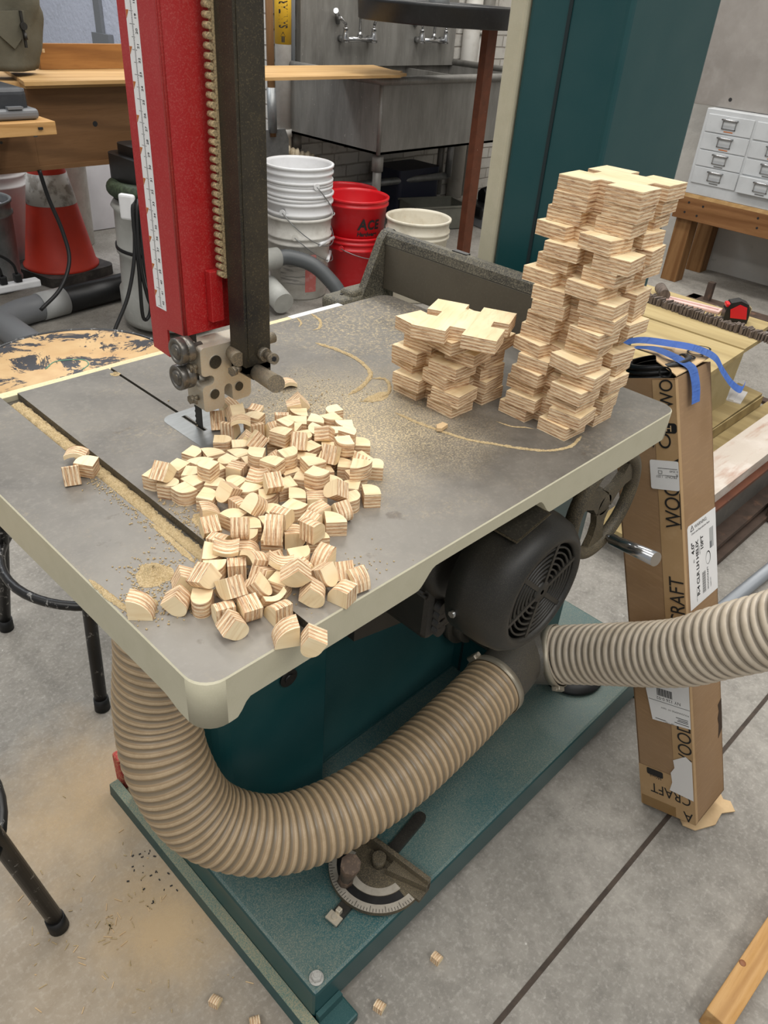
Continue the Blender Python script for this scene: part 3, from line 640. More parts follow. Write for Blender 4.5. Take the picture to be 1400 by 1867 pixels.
# handwheel behind the motor
hw = V((0.700, 0.07, 0.676)); mw = frame(hw, (1, 0, 0), (0, 0, -1), (0, 1, 0))
b = MB(); R = 0.080
b.lathe([(R - 0.011, -0.006), (R - 0.004, -0.011), (R + 0.004, -0.009), (R + 0.007, 0.0), (R + 0.004, 0.009), (R - 0.006, 0.008), (R - 0.012, 0.002)], mw, 56, close=True)
b.lathe([(0, -0.004), (0.016, -0.004), (0.02, 0.002), (0.02, 0.024), (0, 0.024)], mw, 28)
for k in range(3):
    a = 2 * PI * k / 3 + 0.55; d = V((math.cos(a), 0, math.sin(a))); n = V((-d.z, 0, d.x))
    b.prism([(0.012, -0.017), (0.03, -0.011), (0.05, -0.013), (0.072, -0.024), (0.072, 0.024), (0.05, 0.013), (0.03, 0.011), (0.012, 0.017)], -0.004, 0.006, frame(hw + V((0, 0.002, 0)), d, n))
wheel = obj('handwheel', b, M['black_dusty'], saw)
b = MB(); b.cyl(hw + V((0, 0.02, 0)), hw + V((0, 0.27, 0)), 0.011, seg=18); obj('wheel_shaft', b, M['darkiron'], wheel)
h0 = V((0.729, 0.062, 0.608)); h1 = V((0.6665, -0.03, 0.657))
h1 = V((0.705, -0.024, 0.630))
b = MB(); b.cyl(h0, h0.lerp(h1, 0.12), 0.005, seg=16); b.cyl(h0.lerp(h1, 0.1), h1, 0.0085, 0.0105, seg=28); obj('crank_handle', b, M['chrome'], wheel)

# rip fence on the far right edge
fence = thing('rip_fence', 'black cast rip fence with a grey steel face along the right table edge', 'fence', (0.70, 0.5, 0.85))
b = MB(); b.box((0.6905, 0.165, 0.8608), (0.697, 0.5165, 0.929), bev=0.0015); 
obj('fence_face', b, M['fence'], fence)
b = MB()
pr = [(0.697, 0.862), (0.716, 0.862), (0.716, 0.938), (0.712, 0.945), (0.704, 0.949), (0.697, 0.948), (0.6915, 0.942), (0.690, 0.9295), (0.697, 0.9285)]
b.prism(pr, -0.53, -0.165, frame((0, 0, 0), (1, 0, 0), (0, 0, 1)))
b.box((0.70, 0.365, 0.9475), (0.709, 0.392, 0.9497), mi=1)
pe = [(0.640, 0.842), (0.716, 0.842), (0.716, 0.944), (0.708, 0.9495), (0.694, 0.9465), (0.686, 0.938)]
b.prism(pe, -0.5305, -0.5165, frame((0, 0, 0), (1, 0, 0), (0, 0, 1)))
obj('fence_casting', b, [M['cast'], M['blackplain']], fence)
b = MB(); b.box((0.597, 0.515, 0.833), (0.716, 0.560, 0.858), bev=0.009, seg=4); b.box((0.625, 0.52, 0.85), (0.70, 0.548, 0.866), bev=0.007, seg=3)
b.cyl((0.622, 0.538, 0.858), (0.622, 0.538, 0.8592), 0.0025, seg=12, mi=1); obj('rail_clamp', b, [M['cast'], M['blackplain']], fence)
# ------------------------------------------------------------------ mobile base under the saw
mob = thing('mobile_base', 'teal steel mobile base frame under the bandsaw, its rail caked in sawdust', 'machine base', (0.15, 0.3, 0))
b = MB(); b.prism([(0.1385, 0.0005), (0.1415, 0.0005), (0.1425, 0.0250), (0.1575, 0.0250), (0.1575, 0.0280), (0.1405, 0.0280)], -0.595, -0.02, frame((0, 0, 0), (1, 0, 0), (0, 0, 1)))
bmesh.ops.recalc_face_normals(b.b, faces=b.b.faces[:]); b.b.normal_update()
for f in b.b.faces:
    if f.normal.z > 0.8: f.material_index = 1
obj('side_rail', b, [M['teal_dark'], M['teal_ledge']], mob)
b = MB(); b.box((0.139, 0.010, 0.0005), (0.2105, 0.0475, 0.021), bev=0.003); b.box((0.16, 0.040, 0.004), (0.205, 0.0475, 0.040)); obj('corner_foot', b, M['teal_dark'], mob)
b = MB(); b.box((0.176, 0.552, 0.001), (1.15, 0.58, 0.03)); b.box((1.151, 0.05, 0.001), (1.16, 0.55, 0.02)); b.box((1.09, 0.05, 0.001), (1.15, 0.52, 0.0215)); b.box((0.16, 0.06, 0.001), (0.20, 0.54, 0.0215)); obj('cross_rail', b, M['teal_dark'], mob)
b = MB(); b.box((0.16, 0.585, 0.001), (0.205, 0.61, 0.085), bev=0.004); obj('red_pad', b, mat('dusty_red_pad', '#b5453f', 0.7, 0, [('#d3b27f', 200, 0.5, 0.7, 0.8)]), mob)

# ------------------------------------------------------------------ dust hoses and their fitting
def hose(name, pts, R, pitch, depth, label, mats, sub=6, seg=36, clampends=(True, True), line=True):
    P = resample(crom(pts, 24), pitch / sub); n = len(P)
    prof = [0.0, 0.62, 0.95, 1.0, 0.95, 0.62][:sub]
    mids = [1, 0, 0, 0, 0, 1] if not line else [2, 1, 0, 0, 1, 2]
    b = MB(); b.tube(P, R, seg, 0, False, rf=lambda i: R - depth * (1 - prof[i % sub]), mf=lambda i: mids[i % sub])
    o = solo(name, b, mats, label, 'hose'); return o, P
H1 = [(0.155, 0.325, 0.72), (0.143, 0.322, 0.64), (0.134, 0.320, 0.567), (0.1205, 0.319, 0.482), (0.111, 0.290, 0.402), (0.131, 0.2505, 0.3155), (0.195, 0.202, 0.262), (0.284, 0.170, 0.244), (0.403, 0.152, 0.246), (0.538, 0.152, 0.254), (0.668, 0.160, 0.262)]
h1, P1 = hose('dust_hose', H1, 0.0550, 0.0135, 0.0034, 'dusty ribbed beige hose looping from under the table across the saw base', [M['hose_crest'], M['hose_valley'], M['hose_line']])
H2 = [(0.803, 0.140, 0.256), (0.813, 0.110, 0.275), (0.8145, 0.047, 0.322), (0.803, -0.035, 0.392), (0.793, -0.0835, 0.440), (0.789, -0.122, 0.489), (0.785, -0.178, 0.557), (0.79, -0.26, 0.65), (0.84, -0.42, 0.72), (1.0, -0.72, 0.66), (1.3, -1.05, 0.42), (1.6, -1.35, 0.12), (1.9, -1.7, 0.07)]
h2, P2 = hose('dust_hose', H2, 0.0540, 0.0160, 0.0065, 'clean pale ribbed hose leaving the fitting and running off to the right', [M['hose2_crest'], M['hose2_valley'], M['hose_line']], line=False)
wye = thing('dust_fitting', 'dark grey plastic branch fitting joining both dust hoses on the saw base', 'pipe fitting', (0.80, 0.18, 0.0943))
dg = M['greyplastic'].copy(); dg.name = 'dark_grey_fitting'; dg = dusted('dark_grey_fitting_dusty', '#3a3a38', '#8b7d66', 0.35, 700)
b = MB(); b.tube(crom([(0.655, 0.158, 0.2615), (0.72, 0.166, 0.264), (0.775, 0.185, 0.26), (0.80, 0.235, 0.25), (0.80, 0.333, 0.245)], 10), 0.05, 28)
b.tube(crom([(0.735, 0.19, 0.262), (0.77, 0.165, 0.258), (0.802, 0.134, 0.257), (0.812, 0.12, 0.262)], 8), 0.05, 28)
b.cyl((0.80, 0.318, 0.245), (0.80, 0.3335, 0.245), 0.072, seg=36)
b.cyl((0.80, 0.300, 0.245), (0.80, 0.3335, 0.245), 0.06, seg=36)
obj('body', b, dg, wye)
b = MB(); b.lathe([(0.0, 0), (0.062, 0), (0.068, 0.004), (0.066, 0.010), (0.055, 0.016), (0.0, 0.022)], Matrix.Translation((0.955, 0.155, 0.0945)), 48); b.cyl((0.945, 0.16, 0.11), (0.83, 0.17, 0.235), 0.025, seg=20); obj('foot_flange', b, M['rubber'], wye)
def clamp(name, p, d, R, w, mt, parent, a=0.6):
    d = V(d).normalized(); m = d.to_track_quat('Z', 'Y').to_matrix().to_4x4(); m.translation = V(p)
    b = MB(); b.lathe([(R, -w / 2), (R + 0.0012, -w / 2), (R + 0.0012, w / 2), (R, w / 2)], m, 48, close=True)
    b.box((-0.011, -0.004, -w * 0.6), (0.011, 0.005, w * 0.6), m @ Matrix.Rotation(a, 4, 'Z') @ Matrix.Translation((0, -R - 0.004, 0)), bev=0.002)
    b.cyl(m @ Matrix.Rotation(a, 4, 'Z') @ V((-0.016, -R - 0.005, 0)), m @ Matrix.Rotation(a, 4, 'Z') @ V((0.016, -R - 0.005, 0)), 0.0035, seg=10)
    return obj(name, b, mt, parent)
clampm = mat('clamp_steel_dusty', '#a49c8c', 0.4, 0.5, [('#8a7f6b', 40, 0.4, 0.7, 0.5)])
clamp('hose_clamp', (0.664, 0.1595, 0.262), (1, 0.06, 0.03), 0.0560, 0.014, clampm, wye, 2.2)
clamp('hose_clamp', (0.8075, 0.127, 0.263), (0.30, -0.80, 0.5), 0.0560, 0.014, clampm, wye, -0.8)

# ------------------------------------------------------------------ miter gauge lying on the base plate
gz = 0.0945
g = thing('miter_gauge', 'miter gauge with a silver angle scale lying on the teal base plate', 'miter gauge', (0.33, 0.11, gz))
g0 = V((0.2415, 0.1065, gz)); g1 = V((0.478, 0.1365, gz)); gx = (g1 - g0).normalized(); gy = V((0, 0, 1)).cross(gx); gm = frame(g0, gx, gy)
L = (g1 - g0).length
b = MB(); b.prism(rrect(0, -0.0095, L, 0.0095, 0.002, 4, (0.001, 0.009, 0.009, 0.001)), 0.0, 0.008, gm); obj('bar', b, M['black'], g)
b = MB(); b.prism([(-0.003, -0.011), (0.012, -0.011), (0.012, 0.011), (-0.003, 0.011)], 0.0082, 0.0115, gm); b.cyl(gm @ V((0.005, 0, 0.0115)), gm @ V((0.005, 0, 0.0135)), 0.004, seg=16); b.box((0.012, -0.004, 0.008), (0.02, 0.004, 0.019), gm, bev=0.001); obj('stop_plate', b, M['alu'], g)
hc = V((0.112, 0.0, 0))
def half(r0, r1, a0, a1, n=28): return [(hc.x + r1 * math.cos(a0 + (a1 - a0) * i / n), hc.y + r1 * math.sin(a0 + (a1 - a0) * i / n)) for i in range(n + 1)] + [(hc.x + r0 * math.cos(a1 + (a0 - a1) * i / n), hc.y + r0 * math.sin(a1 + (a0 - a1) * i / n)) for i in range(n + 1)]
b = MB(); b.prism(half(0.0, 0.079, PI * 0.5, PI * 1.5)[:29], 0.0085, 0.0155, gm)
b.box((0.105, -0.085, 0.0085), (0.128, 0.055, 0.0165), gm, bev=0.001); b.box((0.125, -0.085, 0.0085), (0.133, 0.055, 0.042), gm, bev=0.001)
b.prism([(0.105, -0.02), (0.133, -0.02), (0.133, -0.085), (0.122, -0.085)], 0.0165, 0.030, gm)
b.cyl(gm @ V((0.113, 0, 0.008)), gm @ V((0.113, 0, 0.034)), 0.011, seg=20); b.cyl(gm @ V((0.113, 0, 0.0335)), gm @ V((0.113, 0, 0.0345)), 0.006, seg=20)
obj('head', b, M['black_dusty'], g)
b = MB(); b.prism(half(0.066, 0.0785, PI * 0.53, PI * 1.46), 0.0156, 0.0164, gm); b.prism(half(0.04, 0.052, PI * 0.56, PI * 1.44), 0.0156, 0.0160, gm)
sc_ = obj('angle_scale', b, mat('worn_silver_scale', '#b3aca0', 0.4, 0.4, [('#8c8578', 60, 0.45, 0.75, 0.6)]), g)
b = MB(); b.prism(half(0.053, 0.0655, PI * 0.56, PI * 1.42), 0.0156, 0.0159, gm); obj('slot', b, M['blackplain'], g)
b = MB()
for i in range(45):
    a = PI * (0.55 + 0.89 * i / 44); d = V((math.cos(a), math.sin(a), 0)); r0 = 0.069 if i % 5 == 0 else 0.073
    b.box((r0, -0.0004, 0), (0.078, 0.0004, 0.0003), gm @ frame(hc + V((0, 0, 0.0164)), d, V((-d.y, d.x, 0))))
obj('scale_ticks', b, M['ink'], sc_)
b = MB(); kp = gm @ V((hc.x - 0.055, 0.022, 0.0155)); b.cyl(kp, kp + V((-0.004, -0.006, 0.022)), 0.013, 0.010, seg=8); b.cyl(kp + V((-0.004, -0.006, 0.022)), kp + V((-0.012, -0.020, 0.085)), 0.010, 0.0155, seg=8)
obj('locking_handle', b, mat('brown_dusty_knob', '#4d3d31', 0.55, 0, [('#7d6750', 200, 0.5, 0.7, 0.6)]), g)

# ------------------------------------------------------------------ leaning cardboard carton
NB = V((0.86, -0.193, 0.0401)); an = V((0.026, 0.348, 0.937)).normalized(); wn = (V((1, -0.017, -0.017)) - an * V((1, -0.017, -0.017)).dot(an)).normalized(); vn = an.cross(wn).normalized()
BW, BD, BL = 0.115, 0.106, 0.820
bm_ = frame(NB, wn, vn, an)         # local x: along the right-hand face, y: along the left-hand face, z: up the carton
box = thing('cardboard_box', 'tall narrow cardboard carton leaning beside the saw with blue tape over its open top', 'box', (0.92, -0.13, 0.0))
NB.z += 0.0008
b = MB(); th = 0.0025
b.box((0, 0, 0), (BW, th, BL), bm_); b.box((0, BD - th, 0), (BW, BD, BL), bm_); b.box((0, 0, 0), (th, BD, BL), bm_)
# right-hand panel with the torn hand hole at its far edge
b.prism([(0, 0), (BD, 0), (BD, BL), (0, BL)], BW - th, BW, bm_ @ frame((0, 0, 0), (0, 1, 0), (0, 0, 1), (1, 0, 0))); b.box((0, 0, 0), (BW, BD, th), bm_)
carton = obj('carton', b, M['cardboard'], box)
b = MB(); b.prism([(0.0985, 0.128), (0.1149, 0.142), (0.1149, 0.205), (0.101, 0.198), (0.104, 0.183), (0.0985, 0.17), (0.102, 0.155)], 0, 0.0004, bm_ @ frame((0, -0.0002, 0), (1, 0, 0), (0, 0, 1), (0, -1, 0))); 
hole = obj('torn_handhole', b, mat('torn_hole_dark', '#3a2a1c', 0.9), carton)
# flaps at the top, paper lining with loops of print, inner flap at the foot
b = MB(); rng = random.Random(3)
def flap(b, pts, th=0.0018, m=None):
    vs = [b.b.verts.new(bm_ @ V(p)) for p in pts]; f = b.b.faces.new(vs); r = bmesh.ops.extrude_face_region(b.b, geom=[f]); 
    for v in [e for e in r['geom'] if isinstance(e, bmesh.types.BMVert)]: v.co += (an * th)
flap(b, [(0.004, 0.0, BL + 0.002), (0.06, -0.001, BL + 0.004), (BW, 0.0, BL + 0.007), (BW, 0.055, BL + 0.022), (BW - 0.004, BD, BL + 0.03), (0.07, BD + 0.004, BL + 0.036), (0.045, BD - 0.01, BL + 0.038), (0.030, 0.085, BL + 0.042), (0.020, 0.06, BL + 0.038), (0.022, 0.04, BL + 0.030), (0.008, 0.032, BL + 0.024), (0.012, 0.016, BL + 0.010)])
tf = obj('top_flap', b, M['cardlight'], box)
b = MB(); flap(b, [(0.02, 0, -0.022), (BW, 0, -0.004), (BW + 0.024, 0.0, 0.004), (BW + 0.036, -0.010, 0.004), (BW + 0.020, -0.016, -0.006), (BW - 0.01, -0.030, -0.016), (0.055, -0.028, -0.026), (0.015, -0.012, -0.030)]); b.b.free(); b.b = bmesh.new(); b.prism([(0.872, -0.172), (0.879, -0.1935), (0.9193, -0.2145), (0.952, -0.212), (0.975, -0.228), (0.990, -0.212), (0.984, -0.20), (0.998, -0.185), (0.985, -0.16), (0.90, -0.14)], 0.004, 0.0062); obj('bottom_flap', b, M['cardlight'], box)
# paper tape: a wide strip up the near edge, wrapped round the corner, and a band at the foot
b = MB(); b.box((-0.0007, 0, 0.002), (-0.0002, 0.036, BL - 0.002), bm_); b.box((-0.0005, -0.0007, 0.002), (0.008, -0.0002, BL - 0.002), bm_); b.box((-0.0009, 0, 0.0), (-0.0007, BD, 0.092), bm_); b.box((-0.0009, 0.0, 0.72), (-0.0007, 0.062, 0.775), bm_)
obj('paper_tape', b, M['papertape'], box)
b = MB(); b.box((-0.0012, 0.0365, 0.0), (-0.00095, BD - 0.002, 0.022), bm_); obj('packing_tape', b, mat('brown_packing_tape', '#8a6c45', 0.25, 0, [('#a58860', 20, 0.5, 0.7, 0.5)]), box)
Fm = lambda y, z, rot=0: bm_ @ frame((-0.0013, y, z), (0, 0, 1), (0, 1, 0), (-1, 0, 0)) @ Matrix.Rotation(rot, 4, 'Z')   # writing that reads up the left-hand face
# the left face seen from outside: +z up, +y to the left; text reading upwards has its baseline to the right (y small)
items = [('WOODCRAFT', 0.0375, Fm(0.001, 0.565), dict(xs=0.78, ext=0.0001)), ('WOODCRAFT', 0.0375, Fm(0.001, 0.30), dict(xs=0.78, ext=0.0001)), ('WOODCRAFT', 0.0375, Fm(0.001, 0.115), dict(xs=0.78, ext=0.0001))]
Hm = lambda y, z: bm_ @ frame((-0.0013, y, z), (0, -1, 0), (0, 0, 1), (-1, 0, 0))
Um = lambda y, z: bm_ @ frame((-0.0013, y, z), (0, 1, 0), (0, 0, -1), (-1, 0, 0))
items = [('WOOD', 0.036, Fm(0.001, 0.580), dict(xs=0.80, ext=0.0001)), ('DCRAFT', 0.036, Fm(0.001, 0.385), dict(xs=0.80, ext=0.0001)), ('WOODC', 0.036, Fm(0.001, 0.118), dict(xs=0.80, ext=0.0001)),
         ('WOO', 0.030, Fm(0.004, 0.775), dict(xs=0.8, ext=0.0001)), ('WO', 0.034, Hm(0.060, 0.712), dict(xs=0.80, ext=0.0001)), ('R', 0.04, Fm(0.0, 0.675), dict(xs=0.9, ext=0.0001)),
         ('CRAFT', 0.030, Um(0.006, 0.058), dict(xs=0.86, ext=0.0001)), ('Work', 0.010, Um(0.060, 0.078), dict(xs=1, ext=0.0001, shear=0.3)), ('A', 0.03, Um(0.004, 0.022), dict(xs=0.9, ext=0.0001))]
for it in items: lettering('printed_word', [it], M['ink'], box)
b = MB(); b.prism(rrect(0.000, 0.736, 0.026, 0.752, 0.005, 5), 0, 0.0002, bm_ @ frame((-0.0011, 0, 0), (0, 1, 0), (0, 0, 1), (-1, 0, 0))); b.prism(rrect(0.058, 0.076, 0.09, 0.09, 0.003, 4), 0, 0.0002, bm_ @ frame((-0.0011, 0, 0), (0, 1, 0), (0, 0, 1), (-1, 0, 0)))
b.box((-0.0013, 0.0, 0.58), (-0.0011, 0.0012, 0.64), bm_)
obj('printed_panel', b, M['ink'], box)
fl = lambda p: bm_ @ V((p.x, p.y, BL + 0.0068 + 0.035 * p.x + 0.29 * p.y))
q = text_bm('WOOD', 0.036, Matrix(), ext=0.0002, xs=0.95, wrap=lambda p: fl(V((p.x + 0.030, p.y + 0.008, 0)))); mb = MB(); mb.b.free(); mb.b = q; obj('printed_word', mb, M['ink'], tf)
lettering('panel_lettering', [('H', 0.014, Hm(0.018, 0.739) @ Matrix.Translation((0, 0, 0.0004)), dict(ext=0.0001))], M['cardlight'], box)
# stickers on the left face
b = MB(); b.prism(rrect(0.0, 0.644, 0.047, 0.692, 0.003, 3), 0, 0.0003, bm_ @ frame((-0.0015, 0, 0), (0, 1, 0), (0, 0, 1), (-1, 0, 0))); lab = obj('small_label', b, M['label'], box)
b = MB(); b.box((-0.00215, 0.002, 0.679), (-0.0019, 0.034, 0.6797), bm_); b.box((-0.00215, 0.002, 0.668), (-0.0019, 0.034, 0.6684), bm_)
for (y0, y1, z0, z1) in ((0.027, 0.0335, 0.6705, 0.671), (0.027, 0.0335, 0.6748, 0.6753), (0.027, 0.0275, 0.6705, 0.675), (0.033, 0.0335, 0.6705, 0.675)): b.box((-0.00215, y0, z0), (-0.0019, y1, z1), bm_)
obj('label_lines', b, M['greyink'], lab)
Lm = lambda y, z: bm_ @ frame((-0.0019, y, z), (0, 1, 0), (0, 0, -1), (-1, 0, 0))
lettering('label_writing', [('FRONT', 0.006, Lm(0.003, 0.668), dict(ext=0.00005)), ('1 033', 0.005, Lm(0.026, 0.667), dict(ext=0.00005)), ('0 3549', 0.005, Lm(0.001, 0.677), dict(ext=0.00005)), ('R', 0.007, Lm(0.001, 0.672), dict(ext=0.00005))], M['greyink'], lab)
b = MB(); b.prism([(0.0, 0.207), (0.071, 0.202), (0.08, 0.262), (0.079, 0.29), (0.0, 0.297)], 0, 0.0003, bm_ @ frame((-0.0016, 0, 0), (0, 1, 0), (0, 0, 1), (-1, 0, 0))); lab2 = obj('shipping_label', b, M['label'], box)
b = MB()
for i in range(22):
    z = 0.031 + i * 0.0013; w = (0.0004, 0.0008, 0.0006, 0.001)[(i * 7) % 4]; b.box((-0.0022, z, 0.257), (-0.002, z + w, 0.272), bm_)
b.box((-0.0022, 0.0, 0.2445), (-0.002, 0.076, 0.2452), bm_)
for (y, z, w) in ((0.004, 0.222, 0.022), (0.004, 0.2185, 0.018), (0.004, 0.2155, 0.02), (0.003, 0.211, 0.026), (0.045, 0.207, 0.02)): b.box((-0.0022, y, z), (-0.002, y + w, z + 0.0011), bm_)
obj('barcode', b, M['ink'], lab2)
lettering('label_writing', [('NY 126 0-02', 0.0085, Lm(0.016, 0.2545), dict(ext=0.00005)), ('POUGHKEEPSIE NY 12604', 0.0045, Lm(0.002, 0.2345), dict(ext=0.00005)), ('LBS  1 OF 1', 0.004, Lm(0.03, 0.2065), dict(ext=0.00005))], M['ink'], lab2)
b = MB(); b.prism([(0.001, 0.054), (0.046, 0.058), (0.040, 0.078), (0.042, 0.098), (0.034, 0.112), (0.036, 0.128), (0.020, 0.140), (0.012, 0.145), (0.001, 0.137)], 0, 0.0004, bm_ @ frame((-0.0016, 0, 0), (0, 1, 0), (0, 0, 1), (-1, 0, 0))); obj('torn_label', b, M['torn'], box)
# big product label on the right-hand face
b = MB(); b.prism([(0.016, 0.428), (0.1148, 0.428), (0.1148, 0.577), (0.020, 0.577), (0.016, 0.573)], 0, 0.0003, bm_ @ frame((0, -0.0003, 0), (1, 0, 0), (0, 0, 1), (0, -1, 0))); lab3 = obj('product_label', b, M['label'], box)
Rm = lambda x, z: bm_ @ frame((x, -0.0007, z), (0, 0, 1), (-1, 0, 0), (0, -1, 0))
Sm = lambda x, z: bm_ @ frame((x, -0.0007, z), (1, 0, 0), (0, 0, 1), (0, -1, 0))
items = [('R-4 CLR LH HELIX', 0.0125, Rm(0.050, 0.444), dict(ext=0.00005, bold=0.0004)), ('4.0"', 0.0135, Rm(0.036, 0.524), dict(ext=0.00005, bold=0.0004)), ('ID', 0.006, Rm(0.036, 0.508), dict(ext=0.00005)),
         ('10FT', 0.0125, Rm(0.067, 0.520), dict(ext=0.00005, bold=0.0004)), ('LENGTH', 0.004, Rm(0.056, 0.515), dict(ext=0.00005)), ('WOODCRAFT', 0.0065, Rm(0.082, 0.441), dict(ext=0.00005, bold=0.0001)),
         ('12604 NY', 0.0045, Rm(0.091, 0.441), dict(ext=0.00005)), ('WARNING:', 0.0085, Sm(0.040, 0.5665), dict(ext=0.00005)), ('Cancer and Reproductive Harm', 0.0052, Sm(0.028, 0.5585), dict(ext=0.00005, xs=0.95)), ('ITEM DESCRIPTION', 0.0028, Rm(0.041, 0.435), dict(ext=0.00005))]
lettering('label_writing', items, M['ink'], lab3)
b = MB(); mo = bm_ @ frame((0.083, -0.0007, 0.4985), (1, 0, 0), (0, 0, 1), (0, -1, 0))
ring = [(0.0085 * math.cos(2 * PI * i / 32), 0.012 * math.sin(2 * PI * i / 32)) for i in range(33)]; rin = [(0.0072 * math.cos(2 * PI * i / 32) - 0.0006, 0.0105 * math.sin(2 * PI * i / 32) - 0.0006) for i in range(33)]
for i in range(32): b.quad(*[mo @ V((p[0], p[1], 0)) for p in (ring[i], ring[i + 1], rin[i + 1], rin[i])])
for i in range(26):
    z = 0.441 + i * 0.0015; b.box((0.060, -0.0007, z), (0.072, -0.0005, z + (0.0005, 0.001, 0.0007)[(i * 5) % 3]), bm_)
tri = [(0.026, 0.5655), (0.037, 0.5655), (0.0315, 0.5745)]
for p, q in zip(tri, tri[1:] + tri[:1]): b.tube([bm_ @ V((p[0], -0.0007, p[1])), bm_ @ V((q[0], -0.0007, q[1]))], 0.0005, 5)
b.box((0.0312, -0.0008, 0.5678), (0.0318, -0.0006, 0.5715), bm_)
obj('label_marks', b, M['ink'], lab3)
b = MB(); b.box((0.090, -0.0008, 0.512), (0.104, -0.0006, 0.548), bm_); b.box((0.090, -0.0009, 0.512), (0.097, -0.0007, 0.524), bm_, mi=1); obj('label_swatch', b, [M['lightgrey'], M['greyplastic']], lab3)
# blue tape over the top and down the right-hand face
def ribbon(name, pts, wdir, w, mt, parent):
    P = crom([bm_ @ V(p) for p in pts], 8); b = MB(); W0 = bm_.to_3x3() @ V(wdir).normalized() * (w / 2); n = len(P)
    vs = []
    for i, p in enumerate(P): vs.append((b.b.verts.new(p - W0), b.b.verts.new(p + W0)))
    for a, c in zip(vs, vs[1:]): f = b.b.faces.new((a[0], a[1], c[1], c[0])); f.smooth = True
    r = bmesh.ops.solidify(b.b, geom=b.b.faces[:], thickness=0.0004)
    return obj(name, b, mt, parent)
ribbon('blue_tape', [(0.010, 0.07, BL + 0.046), (0.022, 0.045, BL + 0.0415), (0.034, 0.022, BL + 0.028), (0.042, 0.006, BL + 0.015), (0.045, -0.004, BL + 0.006), (0.045, -0.008, BL - 0.008), (0.044, -0.010, BL - 0.026), (0.041, -0.010, BL - 0.047)], (1, -0.1, 0.0), 0.022, M['bluetape'], box)
ribbon('blue_tape', [(0.030, 0.105, BL + 0.048), (0.058, 0.085, BL + 0.048), (0.085, 0.05, BL + 0.036), (0.100, 0.015, BL + 0.024), (0.108, -0.010, BL + 0.008), (0.112, -0.020, BL - 0.014), (0.120, -0.030, BL - 0.036), (0.138, -0.036, BL - 0.050), (0.158, -0.034, BL - 0.046)], (1, 0.25, 0.35), 0.020, M['bluetape'], box)
# coil of black hose standing out of the open carton
b = MB()
for i in range(5): b.lathe([(0.040 , 0), (0.0475, 0.0), (0.0495, 0.0035), (0.0475, 0.007), (0.040, 0.007)], bm_ @ Matrix.Translation((0.053, 0.053, BL - 0.022 + i * 0.0082)), 40, close=True)
b.lathe([(0, 0), (0.04, 0), (0.04, 0.004), (0, 0.004)], bm_ @ Matrix.Translation((0.053, 0.053, BL - 0.02)), 30)
solo('coiled_hose', b, M['blackplain'], 'black coiled plastic hose showing in the open top of the carton', 'hose')

# ------------------------------------------------------------------ plywood cross pieces in two stacks
PT = 0.01475
def cross_mesh(seed):
    r = random.Random(seed); a = 0.0465; n = 0.0085; d = 0.0165
    P = [(-a, -a), (-n, -a), (-n, -a + d), (n, -a + d), (n, -a), (a, -a), (a, -n), (a - d, -n), (a - d, n), (a, n), (a, a), (n, a), (n, a - d), (-n, a - d), (-n, a), (-a, a), (-a, n), (-a + d, n), (-a + d, -n), (-a, -n)]
    P = [(x + r.uniform(-0.0005, 0.0005), y + r.uniform(-0.0005, 0.0005)) for x, y in P]
    b = MB(); b.prism(P, 0, PT, None, 0, 1); me = bpy.data.meshes.new('plywood_cross'); bmesh.ops.recalc_face_normals(b.b, faces=b.b.faces[:]); b.b.to_mesh(me); b.b.free()
    me.materials.append(M['ply_edge']); me.materials.append(M['ply_face']); return me
CM = [cross_mesh(i) for i in range(4)]
ORD = ['bottom', 'second', 'third', 'fourth', 'fifth', 'sixth', 'seventh', 'eighth', 'ninth', 'tenth', 'eleventh', 'twelfth', 'thirteenth', 'fourteenth', 'fifteenth', 'sixteenth']
def cross(x, y, k, rot, label, group):
    o = bpy.data.objects.new('plywood_cross', CM[random.randrange(4)]); COL.objects.link(o)
    o.location = (x, y, TZ + 0.0003 + k * (PT + 0.0002)); o.rotation_euler = (0, 0, rot + random.choice((0, PI / 2, PI, -PI / 2))); tag(o, label, 'plywood piece', group)
rs = random.Random(21)
A = [(0, 0, -1), (-0.006, -0.003, 6), (0.001, 0.006, -7), (-0.004, 0.003, 3), (0.008, -0.002, 9), (-0.003, 0.002, -6)]
for k, (dx, dy, r) in enumerate(A):
    cross(0.484 + dx, 0.2005 + dy, k, math.radians(r), 'notched plywood piece, %s from the bottom of the short stack' % ORD[k] if k else 'notched plywood piece at the very bottom of the short stack', 'plywood pieces in the short stack')
cross(0.4665, 0.1745, 6, math.radians(24), 'notched plywood piece twisted askew on top of the short stack', 'plywood pieces in the short stack')
for k in range(17):
    t = k / 16; dx = 0.034 * t ** 1.2 + rs.uniform(-0.008, 0.008); dy = rs.uniform(-0.008, 0.008); r = rs.uniform(-9, 9)
    if k == 0: dx = dy = 0; r = -1
    if k == 16: dx, dy, r = 0.036, -0.001, 0.5
    lab = 'notched plywood piece at the very bottom of the tall stack' if k == 0 else ('notched plywood piece lying on top of the tall stack' if k == 16 else 'notched plywood piece, %s from the bottom of the tall stack' % ORD[k])
    cross(0.5435 + dx, 0.087 + dy, k, math.radians(r), lab, 'plywood pieces in the tall stack')

